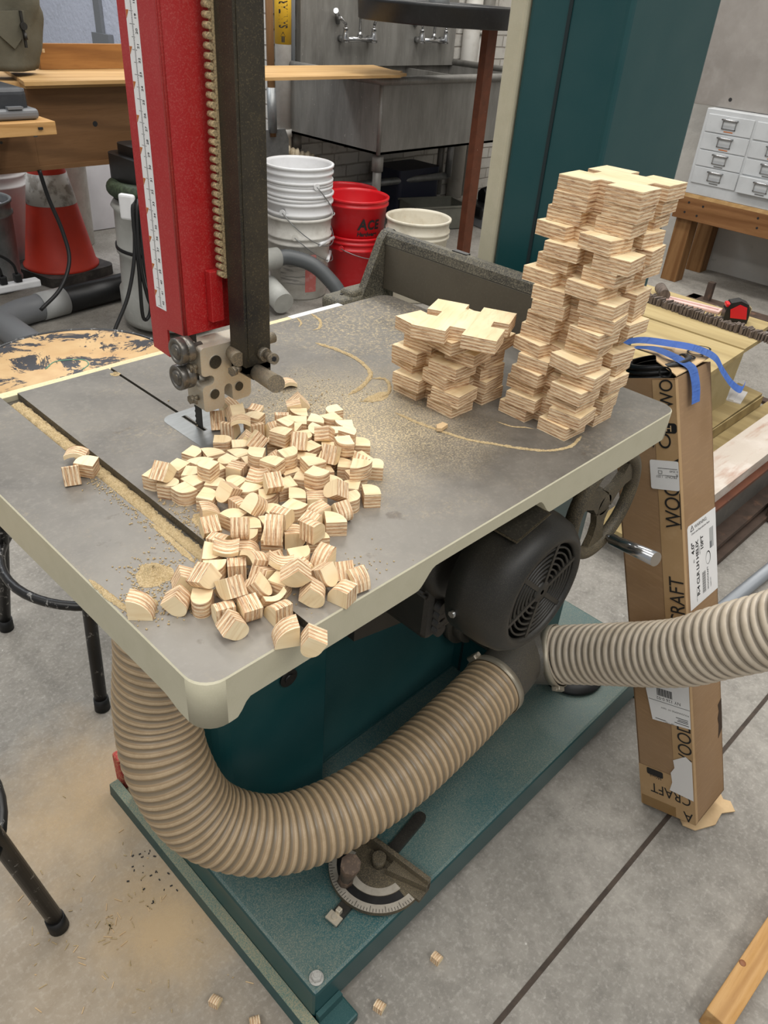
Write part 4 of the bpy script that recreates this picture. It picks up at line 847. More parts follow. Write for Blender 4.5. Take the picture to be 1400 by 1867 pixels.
# ------------------------------------------------------------------ heap of offcuts
def offcut_prof(k):
    W, H = 0.0155, 0.018
    if k == 0: P = [(0, 0), (W, 0), (W, H * 0.45)] + [(W * 0.25 + W * 0.75 * math.cos(i / 7 * PI / 2), H * 0.45 + H * 0.55 * math.sin(i / 7 * PI / 2)) for i in range(1, 7)] + [(W * 0.25, H), (0, H)]
    elif k == 1: P = [(0, 0), (W, 0), (W, H * 0.5)] + [(W / 2 + W / 2 * math.cos(i / 10 * PI), H * 0.5 + H * 0.48 * math.sin(i / 10 * PI)) for i in range(1, 10)] + [(0, H * 0.5)]
    elif k == 2: P = [(0, 0)] + [(0.0182 * math.cos(i / 8 * PI / 2), 0.0182 * math.sin(i / 8 * PI / 2)) for i in range(9)]
    else: P = [(i / 6 * 0.02, 0.0036 * math.sin(i / 6 * PI)) for i in range(7)] + [((1 - i / 6) * 0.02, 0.0045 + 0.0036 * math.sin((1 - i / 6) * PI)) for i in range(7)]
    cx = sum(p[0] for p in P) / len(P); cy = sum(p[1] for p in P) / len(P)
    return [(x - cx, y - cy) for x, y in P]
OT = 0.0147
def offcut_mesh(k):
    b = MB(); b.prism(offcut_prof(k), -OT / 2, OT / 2, None, 0, 1); bmesh.ops.recalc_face_normals(b.b, faces=b.b.faces[:])
    me = bpy.data.meshes.new('plywood_offcut'); b.b.to_mesh(me); b.b.free(); me.materials.append(M['ply_edge']); me.materials.append(M['ply_face']); return me
OM = [offcut_mesh(k) for k in range(4)]
PILE = [(1,"m",0.2084,0.1294,0.0075,0.0,-0.0,1.76),(0,"m",0.3077,0.1628,0.0075,0.0,-0.0,-0.726),(0,"m",0.1175,0.197,0.0075,0.0,-0.0,-3.068),(0,"f",0.1341,0.2392,0.0075,0.0,-0.0,1.905),(0,"m",0.2587,0.1585,0.0075,0.0,-0.0,-2.507),(2,"m",0.1982,0.2001,0.0075,0.0,-0.0,-1.838),(2,"m",0.1719,0.143,0.0075,0.0,-0.0,-2.158),(0,"m",0.1308,0.1439,0.0075,0.0,-0.0,0.22),(2,"m",0.2345,0.1307,0.0075,0.0,-0.0,-0.377),(0,"m",0.2099,0.1687,0.0075,0.0,-0.0,1.434),(0,"m",0.1356,0.2106,0.0075,0.0,-0.0,0.094),(1,"m",0.1444,0.2051,0.0226,-0.0,-0.0,0.372),(2,"n",0.1676,0.0731,0.0075,0.0,-0.0,-0.537),(2,"f",0.1592,0.234,0.0075,0.0,-0.0,0.263),(0,"m",0.2519,0.0931,0.0075,0.0,-0.0,-0.624),(2,"m",0.1943,0.1524,0.0075,0.0,-0.0,1.281),(0,"n",0.1207,0.1052,0.0075,0.0,-0.0,-2.288),(0,"m",0.2993,0.1944,0.0075,0.0,-0.0,-2.241),(0,"n",0.1397,0.0582,0.0075,0.0,-0.0,-1.98),(0,"m",0.2478,0.2091,0.0075,0.0,-0.0,1.547),(0,"m",0.1884,0.1879,0.0075,0.0,-0.0,1.442),(0,"m",0.1862,0.1658,0.0075,0.0,-0.0,1.691),(2,"m",0.2269,0.1477,0.0227,0.0,-0.0,-0.24),(2,"n",0.1504,0.1127,0.0075,0.0,-0.0,-0.263),(2,"m",0.2655,0.1399,0.0075,0.0,-0.0,-0.854),(2,"f",0.2935,0.2501,0.0075,0.0,-0.0,2.515),(0,"m",0.2296,0.0926,0.0075,0.0,-0.0,-1.8),(0,"m",0.1891,0.1899,0.0227,0.0,-0.0,2.304),(2,"f",0.1788,0.2403,0.0075,0.0,-0.0,-0.225),(1,"m",0.1765,0.1454,0.0212,-1.571,-0.517,1.165),(0,"n",0.1772,0.1134,0.0075,0.0,-0.0,-2.854),(2,"f",0.2829,0.2151,0.0075,0.0,-0.0,1.694),(0,"m",0.2804,0.1621,0.0075,0.0,-0.0,-0.07),(2,"m",0.1954,0.0804,0.0075,0.0,-0.0,-0.63),(2,"m",0.28,0.1396,0.0075,0.0,-0.0,3.038),(0,"m",0.2594,0.1229,0.0075,0.0,-0.0,-0.316),(0,"m",0.1619,0.1285,0.0075,0.0,-0.0,-0.007),(0,"m",0.2355,0.1493,0.0075,0.0,-0.0,1.192),(1,"m",0.1167,0.215,0.0075,0.0,-0.0,-2.594),(0,"m",0.2376,0.197,0.0075,0.0,-0.0,0.461),(1,"f",0.1751,0.2175,0.0075,0.0,-0.0,1.747),(0,"m",0.291,0.1808,0.0075,0.0,-0.0,1.694),(0,"m",0.1364,0.1216,0.0075,0.0,-0.0,-0.567),(2,"m",0.2729,0.1727,0.0075,0.0,-0.0,-2.252),(0,"f",0.1571,0.2152,0.0075,0.0,-0.0,1.519),(0,"f",0.3273,0.2369,0.0075,0.0,-0.0,1.317),(1,"m",0.2668,0.2063,0.0075,0.0,-0.0,2.81),(0,"f",0.255,0.2789,0.0075,0.0,-0.0,0.441),(2,"n",0.0752,0.0884,0.0075,0.0,-0.0,-2.189),(1,"m",0.1491,0.1324,0.0224,0.766,-0.033,-1.543),(0,"m",0.27,0.1533,0.0227,-0.0,0.0,2.675),(0,"f",0.1121,0.2336,0.0075,0.0,-0.0,-2.768),(2,"m",0.3141,0.2005,0.0075,0.0,-0.0,2.496),(2,"m",0.2448,0.1901,0.0191,-1.571,0.82,0.747),(0,"m",0.2808,0.1933,0.0152,0.718,2.856,-0.993),(2,"m",0.2948,0.1679,0.0226,-0.0,0.0,-1.238),(1,"m",0.1492,0.1893,0.0075,0.0,-0.0,-2.46),(1,"m",0.2137,0.1051,0.0192,-0.803,-0.601,0.841),(0,"m",0.1959,0.1316,0.0075,0.0,-0.0,-0.688),(2,"n",0.1379,0.0941,0.0075,0.0,-0.0,-0.813),(0,"n",0.1107,0.0459,0.0075,0.0,-0.0,-1.215),(2,"f",0.3033,0.2278,0.0075,0.0,-0.0,-0.962),(0,"m",0.1966,0.1736,0.0227,0.0,-0.0,0.297),(1,"f",0.2007,0.2509,0.0075,0.0,-0.0,-2.262),(0,"m",0.2404,0.1712,0.0075,0.0,-0.0,-2.624),(2,"f",0.2817,0.2374,0.0075,0.0,-0.0,2.427),(2,"m",0.1643,0.1613,0.0075,0.0,-0.0,-2.613),(2,"f",0.113,0.2239,0.0191,-1.571,0.883,0.518),(1,"m",0.2185,0.1517,0.0075,0.0,-0.0,-0.93),(2,"f",0.1416,0.2177,0.0075,0.0,-0.0,-2.417),(0,"f",0.1661,0.2496,0.0075,0.0,-0.0,-1.199),(0,"m",0.2542,0.1898,0.0075,0.0,-0.0,1.622),(2,"m",0.2544,0.1108,0.0226,-0.0,-0.0,-2.493),(0,"m",0.134,0.1798,0.0075,0.0,-0.0,-0.993),(2,"f",0.3135,0.2195,0.0075,0.0,-0.0,2.952),(0,"f",0.2658,0.2305,0.0075,0.0,-0.0,2.089),(0,"m",0.2384,0.2129,0.0226,-0.0,-0.0,0.375),(1,"n",0.0454,0.0653,0.0075,0.0,-0.0,2.401),(0,"m",0.2129,0.1243,0.0227,-0.0,0.0,-2.846),(2,"f",0.2579,0.2191,0.0226,0.0,-0.0,-1.551),(0,"m",0.2391,0.1142,0.0075,0.0,-0.0,0.652),(0,"m",0.2525,0.1523,0.0191,-1.563,0.55,0.502),(0,"m",0.2201,0.1694,0.0226,-0.0,0.0,-1.764),(1,"f",0.2097,0.2329,0.0075,0.0,-0.0,-2.123),(2,"f",0.1983,0.2235,0.0075,0.0,-0.0,-0.03),(1,"m",0.2874,0.1247,0.0075,0.0,-0.0,-0.841),(2,"f",0.2399,0.2251,0.0075,0.0,-0.0,1.116),(1,"n",0.1123,0.1069,0.0214,-1.571,0.651,0.87),(1,"n",0.0528,0.031,0.0064,1.571,2.302,-0.204),(2,"n",0.0849,0.0247,0.0103,1.571,0.0,1.443),(0,"n",0.1538,0.027,0.0043,-1.571,0.78,-2.079),(1,"b",0.2497,0.3156,0.0061,-1.571,-0.517,1.804),(0,"n",0.0947,0.0886,0.0096,-0.596,-1.571,0.0),(1,"n",0.1193,0.0186,0.0066,-1.571,-0.95,-0.778),(1,"n",0.0362,0.0779,0.0063,-1.571,-0.699,-0.858),(0,"m",0.1068,0.1427,0.0044,-1.571,0.512,-1.92),(2,"n",0.0729,0.002,0.0103,1.571,-0.0,2.652),(1,"n",0.0807,-0.0173,0.0061,-1.571,-0.517,2.433),(0,"n",0.1347,0.0107,0.0096,0.25,-1.571,0.0),(0,"n",0.0539,0.0497,0.0122,1.571,-0.0,1.241),(1,"m",0.162,0.1862,0.0075,-0.0,3.142,0.27),(0,"m",0.1045,0.1232,0.0096,-1.121,-1.571,0.0),(0,"n",0.1136,0.0931,0.0096,-2.272,-1.571,0.0),(0,"f",0.2779,0.2584,0.0122,1.571,0.0,0.943),(0,"f",0.2558,0.2449,0.0042,-1.571,0.706,-1.704),(0,"f",0.3176,0.2761,0.0042,1.571,2.436,-0.495),(0,"n",0.0551,0.0757,0.0186,-2.303,1.058,-0.408),(2,"n",0.0849,0.1056,0.0084,-0.276,0.22,-2.3),(2,"n",0.1174,0.0718,0.0042,-1.571,0.953,-1.347),(2,"f",0.2244,0.2755,0.0103,-1.014,-1.571,0.0),(1,"f",0.303,0.2661,0.0059,-1.571,0.175,2.561),(2,"n",0.1495,0.0478,0.0103,1.571,-0.0,-2.869),(2,"n",0.1265,0.0468,0.0054,1.571,2.803,-0.103),(1,"n",0.1566,0.087,0.0079,2.116,1.571,0.0),(0,"n",0.1735,0.0906,0.0054,-1.571,0.17,-2.883),(0,"n",0.1535,0.1014,0.0253,-2.134,-1.503,1.026),(1,"n",0.0689,0.0377,0.0059,-1.571,0.178,-1.834),(2,"m",0.1213,0.1592,0.0103,1.571,-0.0,-0.398),(0,"n",0.0656,0.0568,0.0173,-1.814,0.874,-1.841),(2,"n",0.073,0.0659,0.004,-1.571,0.883,1.683),(1,"n",0.1344,0.026,0.0097,-1.019,-0.062,-2.991),(2,"n",0.1318,0.0881,0.0254,1.571,0.0,-2.345),(2,"f",0.2212,0.2428,0.004,1.571,2.258,-0.713),(0,"n",0.1596,0.0697,0.0273,1.571,-0.0,0.177),(2,"f",0.2415,0.2587,0.0103,-0.267,-1.571,0.0),(2,"n",0.0133,0.0928,0.0103,1.571,-0.0,-0.76),(2,"f",0.2182,0.2249,0.016,-0.8,0.419,1.088),(0,"n",0.0554,0.0965,0.0047,1.571,2.056,-0.474),(0,"n",0.0996,0.0623,0.0044,-1.571,0.517,0.254),(1,"m",0.2079,0.0858,0.0064,-1.571,0.84,1.365),(0,"m",0.1464,0.151,0.0122,1.571,-0.0,0.048),(0,"m",0.1766,0.1976,0.0061,-1.571,0.019,-1.081),(0,"m",0.2009,0.1176,0.0062,-1.571,1.56,-0.64),(1,"m",0.2132,0.1968,0.0064,-1.571,-0.84,2.006),(0,"n",0.1113,0.0365,0.0186,-1.325,0.824,-0.477),(0,"f",0.2383,0.2818,0.0145,-2.223,0.09,-0.145),(1,"n",0.1891,0.1009,0.0077,-1.571,1.486,-0.091),(1,"n",0.0867,0.048,0.0093,-0.877,-0.135,-2.483),(1,"m",0.1412,0.1672,0.0131,-0.978,-0.11,1.708),(3,"m",0.1791,0.1687,0.0193,-1.036,-0.264,-1.195),(3,"n",0.1037,0.0758,0.0194,1.083,-0.16,-1.643),(3,"b",0.2229,0.2965,0.0096,1.571,1.966,1.061),(3,"n",0.0939,0.1005,0.0185,-1.798,-0.094,2.456),(3,"b",0.2723,0.2999,0.0041,-1.571,0.144,0.458),(3,"f",0.2272,0.2615,0.0226,1.479,0.021,-0.629),(3,"n",0.115,0.0578,0.0191,-1.467,-0.271,2.458),(3,"m",0.2703,0.1296,0.0177,-1.13,0.108,0.78),(3,"n",0.1539,0.0082,0.0107,1.571,-0.926,1.374),(3,"k",0.3452,0.3315,0.0044,1.571,-0.0,2.846),(3,"n",0.0891,0.0351,0.0085,-2.64,0.07,0.01)]
def offcut(k, x, y, z, e, label, group):
    o = bpy.data.objects.new('plywood_offcut', OM[k]); COL.objects.link(o); o.location = (x, y, z); o.rotation_euler = e; tag(o, label, 'wood offcut', group); return o
for k, zone, x, y, z, ex, ey, ez in PILE:
    up = abs(Euler((ex, ey, ez)).to_matrix()[2][2])
    look = 'thin curved plywood sliver' if k == 3 else ('plywood offcut lying pale face up' if up > 0.8 else ('plywood offcut lying with striped edge up' if up < 0.35 else 'plywood offcut tipped at a slant'))
    where = {'b': 'by the saw blade', 'f': 'at the far end of the heap', 'm': 'in the middle of the heap', 'l': 'on the left side of the heap', 'n': 'at the near end of the heap', 'i': 'beside the table slot, apart from the heap', 'k': 'by itself under the guide knob'}[zone]
    offcut(k, x, y, TZ + z, (ex, ey, ez), look + ' ' + where, 'plywood offcuts: ' + look + ' ' + where)
for k, x, y, z, e, lab in ((0, 0.0755, 0.300, 0.0092, (0.10, -0.08, 0.7), 'plywood offcut standing pale face up across the sawdust-filled table slot'), (2, 0.0600, 0.2960, 0.0094, (PI / 2, 0.2, 1.2), 'plywood offcut lying striped edge up against the one across the table slot'), (3, 0.0790, 0.3220, 0.0105, (PI / 2, 0, 2.4), 'thin curved plywood sliver standing in the table slot')):
    offcut(k, x, y, TZ + z, e, lab, None)
FL = [(0.075, 0.173, 0.4, 'square plywood offcut on the floor left of the saw base'), (0.099, 0.112, 1.1, 'square plywood offcut on the floor at the bottom edge, left of the saw base'), (0.246, 0.0, 0.25, 'square plywood offcut on the floor by the near corner of the saw base'), (0.360, -0.013, 0.1, 'reddish plywood offcut on the floor right of the saw base')]
for x, y, r, lab in FL:
    o = offcut(0, x, y, 0.0085, Euler((PI / 2, 0, r)), lab, 'plywood offcuts on the floor'); o.location.z = 0.0087

# ------------------------------------------------------------------ loose sawdust
def ridge(pts, w, h, seed, step=0.0022):
    """low irregular bank of dust along a line on the table"""
    r = random.Random(seed); P = resample(crom(pts, 12), step); b = MB(); rows = []
    for i, p in enumerate(P):
        t = (P[min(i + 1, len(P) - 1)] - P[max(0, i - 1)]).normalized(); n = V((-t.y, t.x, 0)); f = min(1, i / 5, (len(P) - 1 - i) / 5); ww = w * (0.8 + 0.4 * r.random()) * (0.2 + 0.8 * f); hh = h * (0.5 + r.random()) * f
        c = p + n * w * r.uniform(-0.12, 0.12)
        rows.append([b.b.verts.new(c + n * ww * s + V((0, 0, z))) for s, z in ((-1, 0), (-0.45, hh * 0.8), (0.1, hh), (0.6, hh * 0.6), (1, 0))])
    for a, c in zip(rows, rows[1:]):
        for k in range(4): f = b.b.faces.new((a[k], a[k + 1], c[k + 1], c[k])); f.smooth = True
    return b
def heap(cx, cy, rx, ry, h, seed, z=TZ, rot=0.0, n=40):
    r = random.Random(seed); b = MB(); R = []; p1, p2, p3 = (r.uniform(0, 6.28) for _ in range(3))
    ang = [1 + 0.13 * math.sin(2 * 2 * PI * i / n + p1) + 0.09 * math.sin(3 * 2 * PI * i / n + p2) + 0.05 * math.sin(7 * 2 * PI * i / n + p3) for i in range(n)]
    K = 12
    for k in range(K + 1):
        t = k / K; row = []
        for i in range(n):
            a = 2 * PI * i / n; u, v = rx * t * ang[i] * math.cos(a), ry * t * ang[i] * math.sin(a)
            row.append(b.b.verts.new((cx + u * math.cos(rot) - v * math.sin(rot), cy + u * math.sin(rot) + v * math.cos(rot), z + 0.0002 + h * (math.exp(-3.2 * t * t) - math.exp(-3.2)) * (1 + r.uniform(-0.12, 0.12)))))
        R.append(row)
    for a, c in zip(R, R[1:]):
        for i in range(n): f = b.b.faces.new((a[i], a[(i + 1) % n], c[(i + 1) % n], c[i])); f.smooth = True
    return b
def grains(seed):
    """loose grains scattered round the heaps, the slot and the swept lines"""
    r = random.Random(seed); b = MB()
    def put(x, y):
        if not (0.002 < x < TW - 0.002 and 0.002 < y < TD - 0.002) or 0.0795 < x < 0.0995: return
        s = r.uniform(0.0003, 0.0008); b.box((-s, -s * 0.7, 0), (s, s * 0.7, s), Matrix.Translation((x, y, TZ + 0.0002)) @ Matrix.Rotation(r.uniform(0, 3.1), 4, 'Z'))
    for cx, cy, sx, sy, n in ((0.043, 0.128, 0.011, 0.014, 260), (0.018, 0.100, 0.009, 0.012, 200), (0.05, 0.082, 0.012, 0.008, 90), (0.115, 0.17, 0.012, 0.016, 160), (0.16, 0.03, 0.03, 0.012, 110), (0.33, 0.27, 0.06, 0.03, 160)):
        for _ in range(n): put(r.gauss(cx, sx), r.gauss(cy, sy))
    for _ in range(260): put(0.079 - abs(r.gauss(0, 0.006)), r.uniform(0.08, 0.3))
    for _ in range(150): put(0.101 + abs(r.gauss(0, 0.008)), r.uniform(0.08, 0.22))
    return b
def join(*bs):
    B = bs[0]
    for o in bs[1:]:
        me = bpy.data.meshes.new('j'); o.b.to_mesh(me); o.b.free(); B.b.from_mesh(me); bpy.data.meshes.remove(me)
    return B
zt = TZ + 0.0003
sw = [ridge([(x, y, zt) for x, y in ((0.459, 0.412), (0.466, 0.376), (0.4665, 0.34), (0.455, 0.305), (0.438, 0.288), (0.410, 0.275), (0.387, 0.270))], 0.0030, 0.0018, 1),
      ridge([(x, y, zt) for x, y in ((0.44, 0.287), (0.452, 0.272), (0.43, 0.246), (0.405, 0.242), (0.385, 0.25))], 0.0022, 0.0016, 2),
      ridge([(x, y, zt) for x, y in ((0.398, 0.205), (0.400, 0.175), (0.406, 0.145), (0.415, 0.112), (0.430, 0.087), (0.447, 0.060), (0.4655, 0.041), (0.492, 0.031), (0.523, 0.0365))], 0.0021, 0.0014, 3),
      ridge([(x, y, zt) for x, y in ((0.474, 0.118), (0.478, 0.1), (0.489, 0.088), (0.4935, 0.08))], 0.0012, 0.0008, 4),
      ridge([(x, y, zt) for x, y in ((0.525, 0.497), (0.518, 0.47), (0.50, 0.45), (0.485, 0.447))], 0.0022, 0.001, 5),
      ridge([(x, y, zt) for x, y in ((0.498, 0.497), (0.490, 0.478), (0.478, 0.468))], 0.0016, 0.0008, 6),
      ridge([(x, y, zt) for x, y in ((0.0025, 0.155), (0.0035, 0.13), (0.006, 0.108), (0.012, 0.098), (0.02, 0.092))], 0.0028, 0.0022, 8),
      ridge([(x, y, zt) for x, y in ((0.0785, 0.19), (0.0775, 0.15), (0.076, 0.12))], 0.0025, 0.0008, 9)]
solo('sawdust', join(*sw), M['sawdust'], 'pale sawdust swept into thin curved ridges on the iron table', 'sawdust', None, 'stuff')
zs = 0.8517
fill = join(ridge([(0.0905, 0.492, zs), (0.0905, 0.40, zs), (0.0905, 0.27, zs), (0.0900, 0.2, zs)], 0.0078, 0.0042, 11), ridge([(0.0900, 0.235, zs), (0.0905, 0.19, zs), (0.0905, 0.14, zs), (0.0905, 0.10, zs)], 0.0065, 0.0024, 12), ridge([(0.0868, 0.49, zs), (0.0868, 0.3, zs)], 0.0052, 0.0055, 14), ridge([(0.0945, 0.49, zs), (0.0945, 0.32, zs)], 0.0030, 0.004, 15))
solo('sawdust', fill, M['sawdust'], 'sawdust filling the long miter slot in the table', 'sawdust', None, 'stuff')
hp = join(grains(31), heap(0.043, 0.128, 0.013, 0.017, 0.0085, 3), heap(0.0175, 0.100, 0.009, 0.013, 0.0055, 4), heap(0.045, 0.080, 0.006, 0.010, 0.003, 5), heap(0.1135, 0.165, 0.008, 0.012, 0.004, 6), heap(0.206, 0.478, 0.005, 0.006, 0.003, 7), heap(0.41, 0.245, 0.016, 0.01, 0.002, 8))
solo('sawdust', hp, M['sawdust'], 'small heaps of sawdust at the left of the offcuts on the table', 'sawdust', None, 'stuff')
# curled wood chip on its own beside the short stack's dust line
b = MB(); b.prism([(0, 0), (0.013, -0.003), (0.015, 0.004), (0.006, 0.008), (-0.002, 0.005)], 0, 0.004, Matrix.Translation((0.404, 0.140, TZ + 0.0016)) @ Matrix.Rotation(0.4, 4, 'Z')); solo('wood_chip', b, M['cardlight'], 'single flat wood chip on the dust line in front of the stacks', 'wood chip')
# chips and splinters strewn on the floor at the left
b = MB(); r = random.Random(5)
for i in range(150):
    a, d = r.uniform(0, 6.28), abs(r.gauss(0, 0.2)); x, y = 0.02 + d * math.cos(a), 0.38 + d * 1.1 * math.sin(a)
    if x > 0.135 or (x > -0.06 and y < -0.02): continue
    l = r.uniform(0.002, 0.014); ang = r.uniform(0, 3.14); b.box((-l / 2, -0.0006, 0), (l / 2, 0.0006, 0.001), Matrix.Translation((x, y, 0.0004)) @ Matrix.Rotation(ang, 4, 'Z'), mi=0 if r.random() < 0.65 else 1)
for i in range(26):
    x, y = r.gauss(0.11, 0.018), r.gauss(0.42, 0.03)
    if x < 0.138: s = r.uniform(0.0006, 0.002); b.box((-s * r.uniform(0.8, 1.8), -s * 0.6, 0), (s, s * 0.6, 0.001), Matrix.Translation((x, y, 0.0004)) @ Matrix.Rotation(r.uniform(0, 3), 4, 'Z'), mi=2)
solo('wood_splinters', b, [M['sawdust'], M['cardlight'], M['ink']], 'loose splinters and dark crumbs on the concrete floor left of the saw', 'wood debris', None, 'stuff')

# pine block at the lower right corner
b = MB(); pm = frame((0.580, -0.346, 0.0005), (0.207, -0.008, 0), (0.008, 0.207, 0)); b.box((0, -0.038, 0.0), (0.62, 0.0, 0.042), pm, bev=0.002)
kn = obj('pine_block', b, M['pine']); tag(kn, 'pale pine block lying on the concrete at the lower right corner', 'wood block')
b = MB(); b.lathe([(0, 0), (0.005, 0.0), (0.0055, -0.001), (0, -0.001)], pm @ Matrix.Translation((0.105, -0.006, 0.0427)), 20); obj('knot', b, mat('wood_knot', '#8b5a3a', 0.6), kn)
# ------------------------------------------------------------------ painted stools on the left
def stool(name, label, loc, rotz, SZ=0.645, SR=0.178):
    t = thing(name, label, 'stool', loc)
    b = MB(); b.lathe([(0, 0.0), (SR - 0.008, 0.0), (SR - 0.006, -0.003), (0, -0.006)], Matrix.Translation(V(loc) + V((0, 0, SZ))), 64); obj('seat', b, M['seat'], t)
    b = MB(); b.lathe([(SR - 0.006, 0.001), (SR - 0.002, 0.002), (SR, -0.002), (SR, -0.035), (SR - 0.004, -0.038), (SR - 0.02, -0.03), (SR - 0.02, -0.008), (SR - 0.006, -0.006)], Matrix.Translation(V(loc) + V((0, 0, SZ))), 64, close=True); obj('seat_rim', b, M['chipped'], t)
    for k in range(4):
        a = rotz + k * PI / 2; d = V((math.cos(a), math.sin(a), 0)); b = MB(); b.cyl(V(loc) + d * (SR - 0.035) + V((0, 0, SZ - 0.03)), V(loc) + d * 0.25 + V((0, 0, 0.02)), 0.0125, seg=20); lg = obj('leg', b, M['chipped'], t)
        e = (d * 0.25 - d * (SR - 0.035) - V((0, 0, SZ - 0.05))).normalized(); b = MB(); b.cyl(V(loc) + d * 0.25 + V((0, 0, 0.001)), V(loc) + d * 0.2475 + V((0, 0, 0.03)), 0.0155, 0.0145, seg=20); obj('foot_cap', b, M['rubber'], lg)
    b = MB(); rr = 0.208; P = [V(loc) + V((rr * math.cos(2 * PI * i / 48), rr * math.sin(2 * PI * i / 48), 0.24)) for i in range(49)]; b.tube(P, 0.0095, 12, caps=False); obj('foot_ring', b, M['chipped'], t)
    return t
s1 = stool('stool', 'round stool with a worn peeling wooden seat beside the table', (0.382, 0.985, 0), math.radians(232))
b = MB(); sx, sy = 0.37, 0.90
for i, pts in enumerate(([(0.335, 0.93), (0.335, 0.90), (0.35, 0.895), (0.365, 0.91), (0.372, 0.93), (0.388, 0.935), (0.40, 0.92)], [(0.33, 1.0), (0.36, 1.02), (0.40, 1.0), (0.40, 0.975), (0.38, 0.96)])):
    b.tube([(x, y, 0.6453) for x, y in [(p.x, p.y) for p in crom([(x, y, 0) for x, y in pts], 6)]], 0.0011, 6)
obj('painted_scribble', b, mat('green_paint_line', '#5c8a72', 0.6), s1)
stool('stool', 'black painted stool at the left edge, only one splayed leg showing', (-0.245, 0.575, 0), math.radians(-35))

# ------------------------------------------------------------------ workbench on the left
wbn = thing('workbench', 'brown plywood workbench behind the red blade guard', 'workbench', (1.5, 3.0, 0))
b = MB(); b.box((1.145, 2.77, 0.60), (1.95, 2.792, 0.868), bev=0.002); b.box((0.42, 2.766, 0.60), (1.145, 2.79, 0.775), bev=0.002); b.box((0.42, 2.762, 0.596), (1.95, 2.794, 0.612)); obj('apron', b, M['fir_x'], wbn)
b = MB(); b.box((0.42, 2.80, 0.868), (1.14, 3.3, 0.8845)); b.box((1.14, 2.76, 0.868), (2.0, 3.3, 0.8845)); obj('worktop', b, M['plywood'], wbn)
for x in (0.45, 1.88):
    for y in (2.80, 3.22):
        b = MB(); b.box((x, y, 0.001), (x + 0.06, y + 0.06, 0.868)); obj('leg', b, M['fir_z'], wbn)
b = MB(); b.box((0.70, 2.44, 0.772), (1.082, 2.765, 0.812), bev=0.002); b.box((1.02, 2.435, 0.79), (1.035, 2.4405, 0.797), mi=1); b.cyl((1.055, 2.55, 0.75), (1.055, 2.55, 0.772), 0.007, seg=8, mi=2); sh = obj('side_shelf', b, [M['pine'], M['ink'], M['galv']], wbn)
b = MB(); b.cyl((1.39, 2.7696, 0.742), (1.39, 2.7705, 0.742), 0.010, seg=18); b.cyl((1.163, 2.7694, 0.735), (1.163, 2.7705, 0.735), 0.005, seg=12); b.cyl((1.02, 2.7655, 0.70), (1.02, 2.7665, 0.70), 0.005, seg=12); obj('screw_hole', b, M['ink'], wbn)
b = MB()
P = [(1.11, 2.695), (1.6, 2.69), (2.2, 2.665), (2.952, 2.648), (3.0, 2.68), (3.05, 2.70), (3.06, 2.76), (3.113, 2.79), (3.10, 2.85), (3.17, 3.06), (1.22, 3.12)]
b.prism(P, 0.8852, 0.8975); pb = solo('plywood_board', b, M['plywood'], 'long pale plywood board lying across the bench and overhanging towards the sink', 'board')
b = MB(); b.box((1.33, 3.03, 0.8982), (1.95, 3.055, 0.985), bev=0.001); b.box((1.345, 3.0292, 0.955), (1.355, 3.03, 0.968), mi=1); solo('timber_offcut', b, [wood('timber_face', '#a3733f', '#8d5f30', 'x', 1.0, 0.6, '#6b4422'), M['cardlight']], 'brown board standing on edge behind the pale plywood board', 'board')
# grey tool case on the side shelf
t = thing('tool_case', 'dark grey power tool case on the small shelf at the left edge', 'case', (0.93, 2.6, 0.8128))
b = MB(); b.box((0.82, 2.50, 0.8132), (1.03, 2.72, 0.906), bev=0.02, seg=4); obj('body', b, mat('charcoal_plastic', '#2f3135', 0.45, 0, [('#474a4e', 30, 0.5, 0.8, 0.4)]), t)
b = MB(); b.box((0.80, 2.48, 0.8132), (1.052, 2.73, 0.846), bev=0.012, seg=3); b.box((0.95, 2.478, 0.846), (1.0, 2.50, 0.853)); obj('foot_tray', b, M['greyplastic'].copy(), t)
# canvas bag hanging above the bench
t = thing('canvas_bag', 'olive canvas bag hanging in folds at the top left corner', 'bag', (1.15, 2.96, 0.9))
b = MB(); nx_, nz_ = 26, 22; rb = random.Random(2); G = []
for k in range(nz_):
    z = 0.9150 + 0.42 * k / (nz_ - 1); row = []; w = 0.105 + 0.035 * math.sin(min(1, k / 14) * PI * 0.5)
    for i in range(nx_):
        a = 2 * PI * i / nx_; f = 1 + 0.10 * math.sin(3 * a + k * 0.35) + 0.06 * math.sin(7 * a - k * 0.5) + 0.05 * math.sin(k * 0.9 + 2 * a)
        row.append(b.b.verts.new((1.155 + w * f * math.cos(a), 2.90 + 0.075 * f * math.sin(a), z)))
    G.append(row)
for a, c in zip(G, G[1:]):
    for i in range(nx_): f = b.b.faces.new((a[i], a[(i + 1) % nx_], c[(i + 1) % nx_], c[i])); f.smooth = True
f = b.b.faces.new(list(reversed(G[0]))); f = b.b.faces.new(G[-1]); obj('bag_body', b, M['cloth'], t)
b = MB(); b.prism([(1.08, 1.095), (1.10, 1.03), (1.15, 0.985), (1.195, 1.03), (1.205, 1.10)], -2.828, -2.815, frame((0, 0, 0), (1, 0, 0), (0, 0, 1))); obj('pocket_flap', b, M['cloth'], t)
b = MB(); b.box((1.186, 2.808, 0.99), (1.194, 2.816, 1.10)); b.cyl((1.19, 2.81, 1.055), (1.19, 2.80, 1.055), 0.012, seg=12); b.cyl((1.19, 2.80, 1.015), (1.19, 2.805, 1.035), 0.006, seg=8); obj('buckle', b, M['darkiron'], t)
